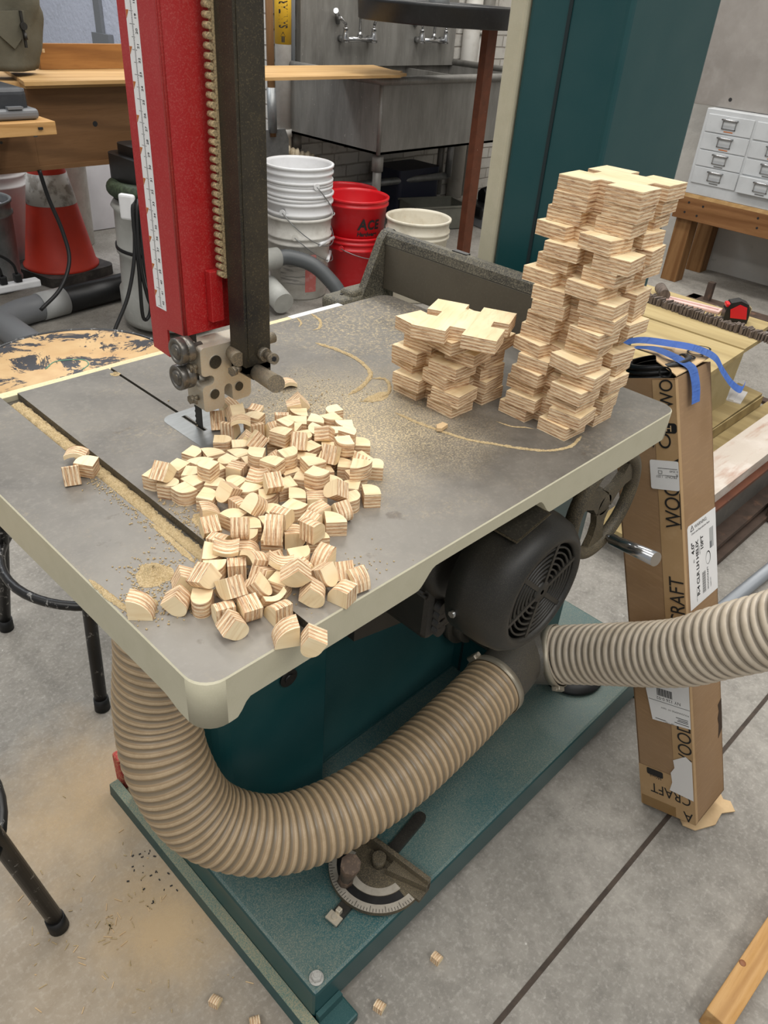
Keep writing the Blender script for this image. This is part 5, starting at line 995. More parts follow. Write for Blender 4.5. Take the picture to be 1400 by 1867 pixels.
b = MB(); b.tube(crom([(1.135, 2.755, 0.60), (1.15, 2.75, 0.50), (1.17, 2.72, 0.38), (1.16, 2.68, 0.28), (1.08, 2.62, 0.20), (0.98, 2.6, 0.14)], 8), 0.0075, 10); solo('extension_cord', b, M['rubber'], 'black cord hanging below the brown workbench at the left', 'cord')

# ------------------------------------------------------------------ clutter under the bench
def bucket(name, label, loc, H, rt, rb_, mt, group=None, bands=(0.9, 0.80), bail=None, floor_in=True, tilt=(0, 0)):
    t = thing(name, label, 'bucket', (0, 0, 0), group); w = 0.004
    prof = [(0, 0), (rb_ - 0.006, 0), (rb_, 0.006)]; R = lambda z: rb_ + (rt - rb_) * z / H
    for z in sorted(bands): prof += [(R(z * H - 0.012), z * H - 0.012), (R(z * H) + 0.007, z * H - 0.008), (R(z * H) + 0.007, z * H + 0.0), (R(z * H), z * H + 0.004)]
    prof += [(R(H - 0.014), H - 0.014), (rt + 0.006, H - 0.012), (rt + 0.007, H - 0.002), (rt + 0.003, H), (rt - w, H - 0.001), (rt - w - 0.002, H - 0.012), (rb_ - w, 0.012), (0, 0.010)]
    b = MB(); b.lathe(prof, None, 56); obj('body', b, mt, t, local=True)
    if bail is not None:
        b = MB(); a, drop = bail; r = rt + 0.010; z0 = H * 0.80; n = 20
        pts = [V((r * math.cos(a + PI * i / n), r * math.sin(a + PI * i / n), z0 - drop * math.sin(PI * i / n))) for i in range(n + 1)]; b.tube(pts, 0.0022, 8)
        for e in (pts[0], pts[-1]): b.cyl(e * 1.0, V((e.x * 0.97, e.y * 0.97, e.z)), 0.014, seg=14, mi=1)
        h = obj('bail', b, [M['galv'], mt], t, local=True)
        b = MB(); b.cyl(pts[n // 2 - 3], pts[n // 2 + 3], 0.008, seg=14); obj('grip', b, M['white'], h, local=True)
    t.location = loc; return t
W_ = V((2.205, 2.525, 0))
bk = bucket('bucket', 'scuffed white bucket with a printed label at the bottom of the white bucket stack', W_, 0.37, 0.150, 0.132, M['whitedirty'], 'white buckets stacked', (0.78, 0.70), (-0.5 - PI * 0.6, 0.13))
bucket('bucket', 'clean white bucket, second from the bottom of the white bucket stack', W_ + V((0.002, 0, 0.100)), 0.37, 0.150, 0.132, M['white'], 'white buckets stacked', (0.90, 0.78), (-0.4 - PI * 0.75, 0.15))
bucket('bucket', 'clean white bucket, second from the top of the white bucket stack', W_ + V((-0.002, 0.002, 0.155)), 0.37, 0.150, 0.132, M['white'], 'white buckets stacked', (0.92, 0.80))
bucket('bucket', 'empty white bucket open at the top of the white bucket stack', W_ + V((0.001, 0.002, 0.214)), 0.37, 0.150, 0.132, M['white'], 'white buckets stacked', (0.92, 0.80), (0.6 - PI * 0.75, 0.16))
def on_cyl(c, rb_, rt, H, a0):
    """map flat (x, y, z) to the wall of a tapering bucket, x running round it"""
    def f(p):
        z = p.y; r = rb_ + (rt - rb_) * z / H + 0.0006 + p.z; a = a0 + p.x / r; return V((r * math.cos(a), r * math.sin(a), z))
    return f
def wrap_panel(name, c, rb_, rt, H, a0, x0, x1, z0, z1, mt, parent, lift=0.0004):
    b = MB(); f = on_cyl(c, rb_, rt, H, a0); n = 14
    top = [b.b.verts.new(f(V((x0 + (x1 - x0) * i / n, z1, lift)))) for i in range(n + 1)]; bot = [b.b.verts.new(f(V((x0 + (x1 - x0) * i / n, z0, lift)))) for i in range(n + 1)]
    for i in range(n): q = b.b.faces.new((bot[i], bot[i + 1], top[i + 1], top[i])); q.smooth = True
    return obj(name, b, mt, parent, local=True)
va = math.atan2(-0.32 - 2.525, -0.185 - 2.205)
wrap_panel('printed_label', W_, 0.132, 0.15, 0.37, va, -0.09, 0.03, 0.075, 0.21, mat('grey_label_print', '#b9b4ad', 0.6, 0, [('#7a7874', 40, 0.5, 0.6, 0.8, (0.3, 0.3, 3))]), bk)
wrap_panel('red_label', W_, 0.132, 0.15, 0.37, va, 0.03, 0.085, 0.04, 0.215, mat('faded_red_label', '#c9706a', 0.6, 0, [('#dcb3ae', 30, 0.5, 0.7, 0.5)]), bk, 0.0006)
R_ = V((2.517, 2.468, 0))
bucket('bucket', 'red bucket at the bottom of the red pair beside the white buckets', R_, 0.255, 0.142, 0.128, M['redplastic'], 'red buckets', (0.9, 0.78), (-0.9 - PI * 0.6, 0.05))
rk = bucket('bucket', 'red bucket with black printed lettering on top of the red pair', R_ + V((0.0, 0.0, 0.155)), 0.27, 0.148, 0.128, M['redplastic'], 'red buckets', (0.9,))
ra = math.atan2(-0.32 - 2.468, -0.185 - 2.517)
fw = on_cyl(R_, 0.128, 0.148, 0.27, ra)
B = bmesh.new()
for body, size, xs, x0, z0, bold, shear in (('A', 0.068, 0.95, 0.010, 0.142, 0.0022, 0.12), ('C', 0.058, 0.85, 0.056, 0.144, 0.0022, 0.12), ('E', 0.058, 0.85, 0.094, 0.144, 0.0022, 0.12), ('Hardware', 0.026, 0.98, 0.006, 0.112, 0.0009, 0.15)):
    q = text_bm(body, size, Matrix(), ext=0.0003, xs=xs, bold=bold, shear=shear, wrap=lambda p, x0=x0, z0=z0: fw(V((p.x + x0, p.y + z0, 0.0006 + p.z)))); me = bpy.data.meshes.new('t'); q.to_mesh(me); q.free(); B.from_mesh(me); bpy.data.meshes.remove(me)
mb = MB(); mb.b.free(); mb.b = B; obj('lettering', mb, M['ink'], rk, local=True)
bucket('bucket', 'red bucket standing behind the lettered red bucket', (2.705, 2.735, 0), 0.385, 0.148, 0.128, M['redplastic'], 'red buckets', (0.9,))
bucket('bucket', 'cream bucket with paint drips inside, beside the red buckets', (2.635, 2.17, 0), 0.375, 0.148, 0.130, M['creambucket'], None, (0.86, 0.8))
bucket('bucket', 'white bucket behind the traffic cone at the left', (1.30, 3.69, 0), 0.45, 0.150, 0.132, M['white'], None, (0.92, 0.82))
bucket('bucket', 'white bucket half hidden to the right of the traffic cone', (1.70, 3.80, 0), 0.47, 0.120, 0.11, M['whitedirty'], None, (0.9,))
bucket('metal_pail', 'galvanised steel pail full of grey powder at the left edge', (1.08, 3.36, 0), 0.385, 0.150, 0.135, M['galv'], None, (0.86, 0.12))
pl_ = bpy.data.objects['metal_pail']; pl_['category'] = 'pail'
b = MB(); b.lathe([(0, 0.02), (0.06, 0.018), (0.12, 0.006), (0.142, 0.0), (0.142, -0.01), (0, -0.01)], Matrix.Translation((1.08, 3.36, 0.345)), 36); solo('grey_powder', b, mat('grey_powder', '#bdb9bd', 0.95, 0, [('#99959a', 60, 0.4, 0.7, 0.6)], (120, 0.8, 0.004)), 'pale grey powder filling the galvanised pail', 'powder', None, 'stuff')
# traffic cone
cl = V((1.43, 3.37, 0)); t = thing('traffic_cone', 'orange traffic cone with scuffed white collars under the workbench', 'traffic cone', cl)
b = MB(); b.prism(rrect(-0.178, -0.178, 0.178, 0.178, 0.05, 6), 0.001, 0.045, Matrix.Translation(cl) @ Matrix.Rotation(0.2, 4, 'Z')); obj('base', b, mat('black_cone_base', '#2f2b28', 0.7, 0, [('#57504a', 20, 0.45, 0.7, 0.7)]), t)
cr = lambda z: 0.165 - 0.137 * (z - 0.045) / 0.70
b = MB(); b.lathe([(0.17, 0.045), (0.172, 0.055), (cr(0.06), 0.06)] + [(cr(z), z) for z in (0.2, 0.4, 0.6, 0.745)] + [(0.02, 0.748), (0, 0.748)], Matrix.Translation(cl), 48); body = obj('cone_body', b, M['orange'], t)
for z0, z1 in ((0.33, 0.46), (0.525, 0.61)):
    b = MB(); b.lathe([(cr(z0) + 0.0005, z0), (cr(z0) + 0.002, z0), (cr(z1) + 0.002, z1), (cr(z1) + 0.0005, z1)], Matrix.Translation(cl), 48, close=True); obj('reflective_collar', b, M['reflect'], t)
# vacuum with its hose and hanging cords
vc = V((1.505, 2.52, 0)); t = thing('shop_vacuum', 'grey shop vacuum with a black lid and green hose wrapped on top, behind the guard', 'vacuum cleaner', vc)
b = MB(); b.lathe([(0, 0.03), (0.2, 0.03), (0.205, 0.05), (0.205, 0.16), (0.195, 0.17), (0.19, 0.30), (0.198, 0.31), (0.2, 0.33), (0.194, 0.335), (0.19, 0.47), (0.20, 0.485), (0.19, 0.50), (0, 0.50)], Matrix.Translation(vc), 48); vb = obj('drum', b, M['vacbody'], t)
b = MB(); b.lathe([(0.195, 0.325), (0.2005, 0.325), (0.2005, 0.337), (0.195, 0.337)], Matrix.Translation(vc), 48, close=True); obj('seal_band', b, M['rubber'], vb)
b = MB(); b.box((1.312, 2.40, 0.42), (1.345, 2.44, 0.455), bev=0.004); obj('badge', b, M['greyplastic'], vb)
b = MB(); b.prism(rrect(-0.15, -0.15, 0.15, 0.15, 0.05, 5), 0.50, 0.665, Matrix.Translation(vc)); b.prism(rrect(-0.12, -0.12, 0.12, 0.12, 0.04, 5), 0.665, 0.70, Matrix.Translation(vc)); lid = obj('motor_lid', b, M['blackplain'], t)
b = MB(); b.box((1.39, 2.42, 0.701), (1.45, 2.47, 0.706), bev=0.001); obj('switch', b, M['green'], lid)
b = MB()
P = [vc + V((0.178 * math.cos(a), 0.178 * math.sin(a), 0.525 + 0.055 * (a / (2 * PI)))) for a in [2 * PI * i / 60 for i in range(75)]]
P = resample(P, 0.004); b.tube(P, 0.03, 16, rf=lambda i: 0.030 if i % 2 else 0.0275); obj('wrapped_hose', b, M['greenhose'], t)
b = MB(); b.box((-0.012, -0.03, -0.045), (0.012, 0.03, 0.045), Matrix.Translation((1.275, 2.38, 0.53)) @ Matrix.Rotation(0.5, 4, 'Z'), bev=0.008); b.box((-0.012, -0.03, -0.045), (0.012, 0.03, 0.045), Matrix.Translation((1.365, 2.318, 0.485)) @ Matrix.Rotation(0.9, 4, 'Z'), bev=0.008); obj('cord_hook', b, M['white'], t)
b = MB(); rr_ = random.Random(9)
for i in range(9):
    x0, y0 = 1.275 + 0.012 * i, 2.365 - 0.006 * i; zt_ = 0.545 - 0.006 * i; lo = rr_.uniform(0.06, 0.2)
    b.tube(crom([(x0 + 0.05, y0 + 0.05, zt_ - 0.01), (x0 + 0.02, y0, zt_ + 0.012), (x0, y0 - 0.015, zt_ - 0.04), (x0 - 0.01 + 0.02 * rr_.random(), y0 - 0.02, 0.33), (x0 + rr_.uniform(-0.01, 0.04), y0 - 0.01, lo), (x0 + 0.035, y0 - 0.005, lo + 0.02), (x0 + 0.04, y0 - 0.005, 0.32), (x0 + 0.045, y0, 0.46)], 7), 0.0072, 8)
b.tube(crom([(1.285, 2.36, 0.50), (1.262, 2.35, 0.36), (1.21, 2.34, 0.22), (1.13, 2.33, 0.10), (1.08, 2.30, 0.02)], 7), 0.0072, 8)
obj('power_cord', b, M['rubber'], t)
b = MB(); b.cyl((1.68, 2.46, 0.22), (2.005, 2.435, 0.215), 0.047, seg=28); b.cyl((1.90, 2.443, 0.216), (1.92, 2.442, 0.216), 0.049, seg=28, mi=1); b.cyl((1.95, 2.44, 0.1), (1.93, 2.30, 0.06), 0.05, seg=20); obj('hose_port', b, [M['vacbody'], M['rubber']], t)
hp_ = resample(crom([(1.985, 2.435, 0.215), (2.05, 2.40, 0.220), (2.125, 2.325, 0.190), (2.175, 2.25, 0.12), (2.20, 2.19, 0.05), (2.205, 2.12, 0.045)], 16), 0.004)
b = MB(); b.tube(hp_, 0.034, 22, rf=lambda i: 0.035 if i % 2 else 0.032); solo('vacuum_hose', b, M['darkhose'], 'dark grey ribbed vacuum hose curving down in front of the white buckets', 'hose')
# black dust pipe along the floor with grey fittings
t = thing('dust_pipe', 'black and grey plastic dust pipe lying on the floor behind the stool', 'pipe', (1.1, 2.85, 0))
b = MB(); b.cyl((1.17, 2.86, 0.058), (1.92, 2.955, 0.058), 0.054, seg=28); obj('straight_pipe', b, M['blackplain'], t)
b = MB(); b.cyl((1.075, 2.848, 0.058), (1.19, 2.863, 0.058), 0.057, 0.0575, seg=28); obj('coupling', b, M['lightgrey'], t)
b = MB(); b.tube(crom([(1.08, 2.849, 0.057), (1.0, 2.835, 0.057), (0.93, 2.80, 0.057), (0.885, 2.74, 0.057), (0.88, 2.65, 0.057), (0.88, 2.3, 0.057)], 8), 0.054, 26); obj('bend', b, M['greyplastic'], t)
t = thing('power_strip', 'white power strip with black plugs on the floor pipe at the left edge', 'power strip', (1.0, 2.93, 0.115))
b = MB(); b.box((0.85, 2.915, 0.1155), (1.13, 2.965, 0.145), bev=0.006); obj('strip_body', b, M['white'], t)
for x in (0.93, 0.985, 1.045):
    b = MB(); b.box((x - 0.014, 2.922, 0.145), (x + 0.014, 2.952, 0.18), bev=0.005); b.tube(crom([(x, 2.937, 0.18), (x - 0.01, 2.93, 0.22), (x - 0.05, 2.92, 0.26), (x - 0.12, 2.9, 0.30)], 6), 0.006, 8); obj('plug', b, M['rubber'], t)
b = MB(); b.tube(crom([(1.42, 3.02, 0.012), (1.5, 3.04, 0.012), (1.62, 3.07, 0.012), (1.70, 3.10, 0.012), (1.66, 3.13, 0.012), (1.5, 3.1, 0.012), (1.40, 3.06, 0.012), (1.38, 3.03, 0.012), (1.42, 3.02, 0.012)], 6), 0.010, 10); solo('rope_loop', b, M['whitedirty'], 'loop of dirty white cord on the floor in front of the traffic cone', 'cord')
b = MB(); b.box((1.72, 3.95, 0.002), (2.30, 4.0, 0.66), bev=0.004); solo('plastic_sheet', b, mat('white_sheet', '#d3d2d6', 0.5, 0, [('#bdbbc0', 5, 0.4, 0.7, 0.6)]), 'white sheet panel standing on the floor behind the vacuum', 'panel')

# ------------------------------------------------------------------ sink against the back wall
t = thing('sink', 'large stainless steel trough sink against the white brick wall', 'sink', (3.6, 3.15, 0))
x0, x1, y0, y1, zr, zb_ = 2.93, 4.36, 2.75, 3.545, 0.86, 0.52
b = MB(); w = 0.012
b.box((x0, y0, zb_), (x1, y0 + w, zr)); b.box((x0, y1 - w, zb_), (x1, y1, zr)); b.box((x0, y0, zb_), (x0 + w, y1, zr)); b.box((x1 - w, y0, zb_), (x1, y1, zr)); b.box((x0, y0, zb_), (x1, y1, zb_ + w)); b.box((3.93, y0, zb_), (3.945, y1, zr - 0.03))
bs = obj('basin', b, M['stainless'], t)
b = MB(); b.tube([(x0, y1, zr), (x0, y0, zr), (x1, y0, zr), (x1, y1, zr)], 0.021, 14); obj('rolled_rim', b, M['stainless'], bs)
b = MB(); b.cyl((x0 + 0.004, y0 + 0.004, zb_), (x0 + 0.004, y0 + 0.004, zr), 0.011, seg=16); obj('corner_seam', b, M['stainless'], bs)
b = MB(); b.box((3.06, 3.500, 0.845), (4.345, 3.512, 1.7)); b.box((3.03, 3.496, 0.86), (3.06, 3.54, 1.7), bev=0.004); obj('backsplash', b, M['stainless'], t)
for (lx, ly) in ((x0 + 0.05, y0 + 0.05), (x0 + 0.06, y1 - 0.06), (x1 - 0.05, y0 + 0.05), (4.02, y1 - 0.3)):
    b = MB(); b.cyl((lx, ly, 0.12), (lx, ly, zb_), 0.024, seg=20); b.cyl((lx, ly, zb_ - 0.09), (lx, ly, zb_), 0.031, seg=20); b.cyl((lx, ly, 0.001), (lx, ly, 0.13), 0.018, seg=16); obj('leg', b, M['stainless'], t)
b = MB(); b.cyl((3.2, 3.30, 0.235), (4.02, 3.18, 0.245), 0.022, seg=16); b.cyl((4.02, 3.17, 0.24), (4.02, 3.17, 0.53), 0.022, seg=16); b.cyl((3.3, 3.4, 0.44), (4.5, 3.4, 0.46), 0.014, seg=14); obj('drain_pipe', b, M['galv'], t)
for k, fx in enumerate((3.435, 4.08)):
    f = thing('faucet', ('left' if k == 0 else 'right') + ' chrome wall faucet above the steel sink', 'faucet', (fx, 3.49, 0.985), 'faucets on the sink')
    b = MB(); hl = 0.125; b.cyl((fx - hl, 3.45, 0.985), (fx + hl, 3.45, 0.985), 0.013, seg=18)
    for s in (-1, 1): b.lathe([(0, -0.018), (0.022, -0.015), (0.024, 0.0), (0.016, 0.03), (0.014, 0.05), (0.018, 0.055), (0, 0.06)], Matrix.Translation((fx + s * hl * 0.9, 3.45, 0.985)), 20); b.cyl((fx + s * hl * 0.9, 3.45, 0.985), (fx + s * hl * 0.9, 3.4995, 0.985), 0.018, seg=18)
    obj('valve_body', b, M['chrome'], f)
    b = MB(); b.lathe([(0, 0), (0.016, 0), (0.014, 0.02), (0.007, 0.03), (0, 0.03)], Matrix.Translation((fx, 3.45, 0.995)), 18); b.cyl((fx, 3.45, 1.0), (fx, 3.45, 1.30), 0.008, seg=14); obj('riser', b, M['chrome'], f)
    for s in (-1, 1):
        b = MB(); hx = fx + s * hl * 0.9; b.cyl((hx, 3.45, 1.04), (hx, 3.45, 1.06), 0.007, seg=12); b.tube([(hx, 3.45, 1.058), (hx - 0.03, 3.43, 1.068), (hx - 0.075, 3.42, 1.09)] if s < 0 else [(hx, 3.45, 1.058), (hx - 0.004, 3.43, 1.085), (hx - 0.006, 3.415, 1.125)], 0.0085, 10); obj('lever', b, M['chrome'], f)
    b = MB(); b.tube([(fx - 0.13, 3.498, 1.06), (fx - 0.15, 3.48, 1.10), (fx - 0.20, 3.44, 1.12)], 0.014, 12); obj('side_lever', b, M['chrome'], f)
# pipes on the wall
t = thing('wall_pipe', 'white wall pipe with a yellow SANITARY sticker and black arrow', 'pipe', (2.905, 3.49, 0.43))
b = MB(); b.cyl((2.905, 3.495, 0.44), (2.905, 3.495, 1.9), 0.044, seg=28); b.cyl((2.905, 3.495, 0.50), (2.905, 3.495, 0.54), 0.048, seg=28); pp = obj('pipe', b, M['whitepipe'], t)
b = MB(); b.cyl((2.905, 3.495, 0.955), (2.905, 3.495, 1.32), 0.0446, seg=28); st = obj('sticker', b, M['yellow'], t)
ap = math.atan2(-0.32 - 3.495, -0.185 - 2.905)
def on_pipe(x0, z0): return lambda p: V((2.905 + (0.0448 + p.z) * math.cos(ap + (x0 - p.y) / 0.045), 3.495 + (0.0448 + p.z) * math.sin(ap + (x0 - p.y) / 0.045), z0 + p.x))
q = text_bm('SANITARY', 0.066, Matrix(), ext=0.0003, xs=0.46, bold=0.0016, wrap=on_pipe(0.024, 1.03)); mb = MB(); mb.b.free(); mb.b = q; obj('lettering', mb, M['ink'], st)
b = MB(); ff = on_pipe(0.0, 0.965)
for poly in ([(0.0, 0.010), (0.028, 0.010), (0.028, -0.006), (0.0, -0.006)], [(0.026, 0.016), (0.05, 0.002), (0.026, -0.012)]):
    f = b.b.faces.new([b.b.verts.new(ff(V((x, y - 0.002, 0.0004)))) for x, y in poly])
obj('arrow', b, M['ink'], st)
b = MB(); b.cyl((2.985, 3.52, 0.52), (2.985, 3.52, 1.9), 0.02, seg=18); solo('wall_pipe', b, M['conduit'], 'thin grey conduit beside the labelled white pipe', 'pipe')
b = MB(); b.tube(crom([(2.86, 3.47, 0.43), (2.93, 3.44, 0.40), (3.0, 3.40, 0.38), (3.06, 3.36, 0.355), (3.08, 3.32, 0.33)], 10), 0.045, 18, rf=lambda i: 0.042 + 0.007 * math.sin(i * 1.7) + 0.004 * math.sin(i * 0.7)); b.cyl((2.80, 3.49, 0.44), (2.93, 3.47, 0.45), 0.012, seg=12, mi=1); solo('insulated_pipe', b, [M['insul'], M['copper']], 'lumpy insulated pipe end below the labelled white pipe', 'pipe')
b = MB(); b.cyl((4.495, 3.49, 0.001), (4.495, 3.49, 1.9), 0.056, seg=24); solo('wall_pipe', b, M['whitepipe'], 'fat white pipe right of the sink splashback, nearer the sink', 'pipe')
b = MB(); b.cyl((4.635, 3.49, 0.001), (4.635, 3.49, 1.035), 0.054, seg=24); b.cyl((4.635, 3.49, 1.02), (4.635, 3.49, 1.045), 0.062, seg=24); b.cyl((4.635, 3.49, 1.04), (4.635, 3.49, 1.9), 0.05, seg=24); solo('wall_pipe', b, M['whitepipe'], 'white pipe with a coupling collar, behind the brown post', 'pipe')
t = thing('shovel', 'square shovel with a wooden handle leaning by the labelled pipe', 'shovel', (2.75, 3.4, 0))
b = MB(); b.cyl((2.752, 3.405, 0.52), (2.760, 3.44, 1.75), 0.021, 0.019, seg=16); obj('handle', b, M['handlewood'], t)
b = MB(); b.cyl((2.750, 3.40, 0.54), (2.752, 3.41, 0.76), 0.025, seg=16); b.prism([(2.63, 0.20), (2.86, 0.20), (2.865, 0.50), (2.84, 0.555), (2.66, 0.555), (2.625, 0.5)], -3.41, -3.40, frame((0, 0, 0), (1, 0, 0), (0, 0, 1))); obj('blade', b, M['galv'], t)
b = MB(); b.prism(rrect(-0.19, -0.13, 0.19, 0.13, 0.03, 4), 0.001, 0.30, Matrix.Translation((3.80, 3.34, 0))); solo('storage_bin', b, M['bluebin'], 'navy blue bin under the sink', 'bin')
b = MB(); bmn = Matrix.Translation((3.74, 3.02, 0)) @ Matrix.Rotation(-0.35, 4, 'Z')
for lo, hi in (((-0.19, -0.12, 0.001), (0.19, 0.12, 0.008)), ((-0.19, -0.12, 0.001), (0.19, -0.114, 0.14)), ((-0.19, 0.114, 0.001), (0.19, 0.12, 0.14)), ((-0.19, -0.12, 0.001), (-0.184, 0.12, 0.14)), ((0.184, -0.12, 0.001), (0.19, 0.12, 0.14)), ((-0.2, -0.13, 0.135), (0.2, -0.12, 0.145)), ((-0.2, 0.12, 0.135), (0.2, 0.13, 0.145))): b.box(lo, hi, bmn)
solo('storage_bin', b, M['clearbin'], 'smoky clear plastic tray on the floor under the sink', 'bin')
t = thing('black_tool', 'black and grey power tool on the floor beyond the fence', 'power tool', (4.14, 2.86, 0))
b = MB(); tm = Matrix.Translation((4.14, 2.86, 0)) @ Matrix.Rotation(-0.25, 4, 'Z'); b.box((-0.18, -0.12, 0.05), (0.18, 0.12, 0.13), tm, bev=0.02); b.box((-0.08, -0.08, 0.12), (0.12, 0.09, 0.20), tm, bev=0.025); b.cyl(tm @ V((-0.1, 0, 0.19)), tm @ V((0.1, 0, 0.24)), 0.03, seg=16); obj('body', b, M['blackplain'], t)
b = MB(); b.box((-0.17, -0.13, 0.001), (-0.11, 0.12, 0.055), tm, bev=0.006); b.box((0.11, -0.13, 0.001), (0.17, 0.12, 0.055), tm, bev=0.006); b.box((-0.17, -0.135, 0.045), (0.17, -0.11, 0.075), tm, bev=0.006); obj('foot', b, M['greyplastic'], t)
# brown post with a round black rimmed tray near the top
t = thing('post_table', 'brown speckled steel post with a round black rimmed top, left of the teal column', 'stand', (3.29, 2.4, 0))
b = MB(); b.box((3.235, 2.36, 0.001), (3.305, 2.40, 1.12)); obj('post', b, M['rust'], t)
b = MB(); c = V((3.065, 2.54, 1.12)); b.lathe([(0, 0.0), (0.37, 0.0), (0.375, 0.004), (0.38, 0.07), (0.385, 0.082), (0.377, 0.086), (0.365, 0.082), (0.36, 0.02), (0, 0.016)], Matrix.Translation(c), 72); obj('rimmed_top', b, M['blackplain'], t)
b = MB(); b.tube([c + V((-0.3, 0, 0.05)), c + V((0.3, 0.1, 0.05))], 0.01, 8); b.tube([c + V((0, -0.32, 0.045)), c + V((0.05, 0.3, 0.045))], 0.01, 8); b.cyl(c + V((0, 0, 0.02)), c + V((0, 0, 0.16)), 0.05, seg=24); obj('brace', b, M['galv'], t)

# ------------------------------------------------------------------ right-hand wall: sheet metal panel, drawer cabinet on a low timber bench
b = MB(); b.box((4.08, -0.8, 0.862), (4.105, 1.80, 1.9), bev=0.002); b.cyl((4.0795, 1.47, 0.90), (4.081, 1.47, 0.90), 0.009, seg=14, mi=1); b.cyl((4.0795, 1.18, 0.88), (4.081, 1.18, 0.88), 0.007, seg=14, mi=1); b.tube([(4.079, 1.31, 1.145), (4.079, 1.305, 1.11), (4.079, 1.305, 1.07)], 0.004, 6, mi=2)
solo('sheet_panel', b, [M['sheet'], M['ink'], M['label']], 'scuffed grey sheet metal panel above the drawer cabinet', 'panel')
t = thing('drawer_cabinet', 'white steel drawer cabinet standing on the low timber bench', 'cabinet', (4.2, 1.0, 0.462))
b = MB(); b.box((4.006, 0.2, 0.4625), (4.40, 1.54, 0.859), bev=0.003); obj('carcass', b, M['cabinet'], t)
zs_ = [0.838, 0.7545, 0.675, 0.598, 0.515]
for ci, (ya, yb) in enumerate(((1.285, 1.525), (1.035, 1.278), (0.785, 1.028))):
    for k in range(4):
        z1_, z0_ = zs_[k] - ci * 0.002, zs_[k + 1]; out = 0.0 if not (ci == 1 and k == 3) else 0.02
        b = MB(); b.box((4.0005 - out, ya + 0.003, z0_ + 0.003), (4.0058, yb - 0.003, z1_ - 0.002), bev=0.0015)
        d = obj('drawer', b, M['cabinet'], t); yc = (ya + yb) / 2; zc = (z0_ + z1_) / 2 + 0.004; xf = 4.0005 - out
        b = MB()
        for (y_0, y_1, z_0, z_1) in ((yc - 0.035, yc + 0.035, zc + 0.015, zc + 0.02), (yc - 0.035, yc + 0.035, zc - 0.022, zc - 0.018), (yc - 0.035, yc - 0.031, zc - 0.022, zc + 0.02), (yc + 0.031, yc + 0.035, zc - 0.022, zc + 0.02)): b.box((xf - 0.004, y_0, z_0), (xf, y_1, z_1))
        b.tube([(xf, yc - 0.037, zc + 0.02), (xf - 0.018, yc - 0.036, zc + 0.021), (xf - 0.018, yc + 0.036, zc + 0.021), (xf, yc + 0.037, zc + 0.02)], 0.004, 8)
        obj('label_holder', b, M['chrome'], d)
        b = MB(); b.box((xf - 0.0015, yc - 0.026, zc - 0.034), (xf - 0.0002, yc + 0.02, zc - 0.03)); obj('drawer_tag', b, M['orangeink'] if k < 2 else M['greyink'], d)
b = MB(); b.tube(crom([(4.38, 1.62, 0.54), (4.36, 1.63, 0.56), (4.34, 1.63, 0.585), (4.345, 1.62, 0.60), (4.37, 1.61, 0.595)], 5), 0.012, 10); b.cyl((4.40, 1.6, 0.54), (4.44, 1.6, 0.54), 0.05, seg=18); solo('wall_hook', b, M['whitepipe'], 'cream hook fitting on the wall left of the drawer cabinet', 'hook')
t = thing('low_bench', 'low timber bench carrying the white drawer cabinet', 'bench', (4.2, 0.9, 0))
b = MB(); b.box((4.0, 0.1, 0.445), (4.44, 1.575, 0.462)); obj('top', b, M['plywood'], t)
b = MB(); b.box((4.0, 0.1, 0.335), (4.03, 1.575, 0.445), bev=0.002); b.box((4.42, 0.1, 0.335), (4.44, 1.575, 0.445))
for (y, z) in ((1.50, 0.42), (1.42, 0.415), (1.51, 0.37), (1.44, 0.365), (1.12, 0.375), (1.13, 0.42)): b.cyl((3.9994, y, z), (4.001, y, z), 0.006, seg=10, mi=1)
obj('apron', b, [M['fir_y'], M['ink']], t)
for (lx, ly, lm) in ((4.03, 1.47, 'fir_z'), (4.33, 1.47, 'fir_z'), (4.03, 0.15, 'fir_z'), (4.33, 0.15, 'fir_z')):
    b = MB(); b.prism(rrect(-0.045, -0.045, 0.045, 0.045, 0.004, 2), 0.001, 0.445, Matrix.Translation((lx + 0.045, ly + 0.045, 0))); obj('leg', b, M[lm], t)
b = MB(); b.box((3.70, -0.6, 0.001), (3.78, 1.25, 0.05), bev=0.004); b.box((3.72, 1.14, 0.05), (3.75, 1.17, 0.14)); b.box((3.60, 1.2, 0.001), (3.78, 1.25, 0.05)); b.cyl((3.69, 1.08, 0.03), (3.70, 1.08, 0.03), 0.02, seg=14, mi=1); solo('steel_channel', b, [M['rustdark'], M['galv']], 'rusty brown steel channel on the floor in front of the timber bench', 'steel channel')

# ------------------------------------------------------------------ yellowed plywood stand on the right
t = thing('plywood_stand', 'low yellowed plywood stand to the right of the leaning carton', 'stand', (2.2, 1.0, 0))
b = MB(); b.prism([(1.56, 0.44), (2.375, 0.475), (2.375, 1.06), (1.56, 0.78)], 0.335, 0.350); b.prism([(2.376, 0.475), (2.535, 0.480), (2.55, 1.08), (2.376, 1.06)], 0.339, 0.3545); b.prism([(2.536, 0.52), (2.755, 0.53), (2.765, 1.05), (2.55, 1.08)], 0.325, 0.3395); obj('top_boards', b, M['yplywood'], t)
b = MB(); b.prism([(2.09, 0.334), (2.462, 0.334), (2.432, 0.002), (2.20, 0.002)], -0.53, -0.50, frame((0, 0, 0), (1, 0, 0), (0, 0, 1))); obj('leg', b, mat('yellow_board', '#b7a67c', 0.7, 0, [('#a18e62', 12, 0.4, 0.7, 0.5)]), t)
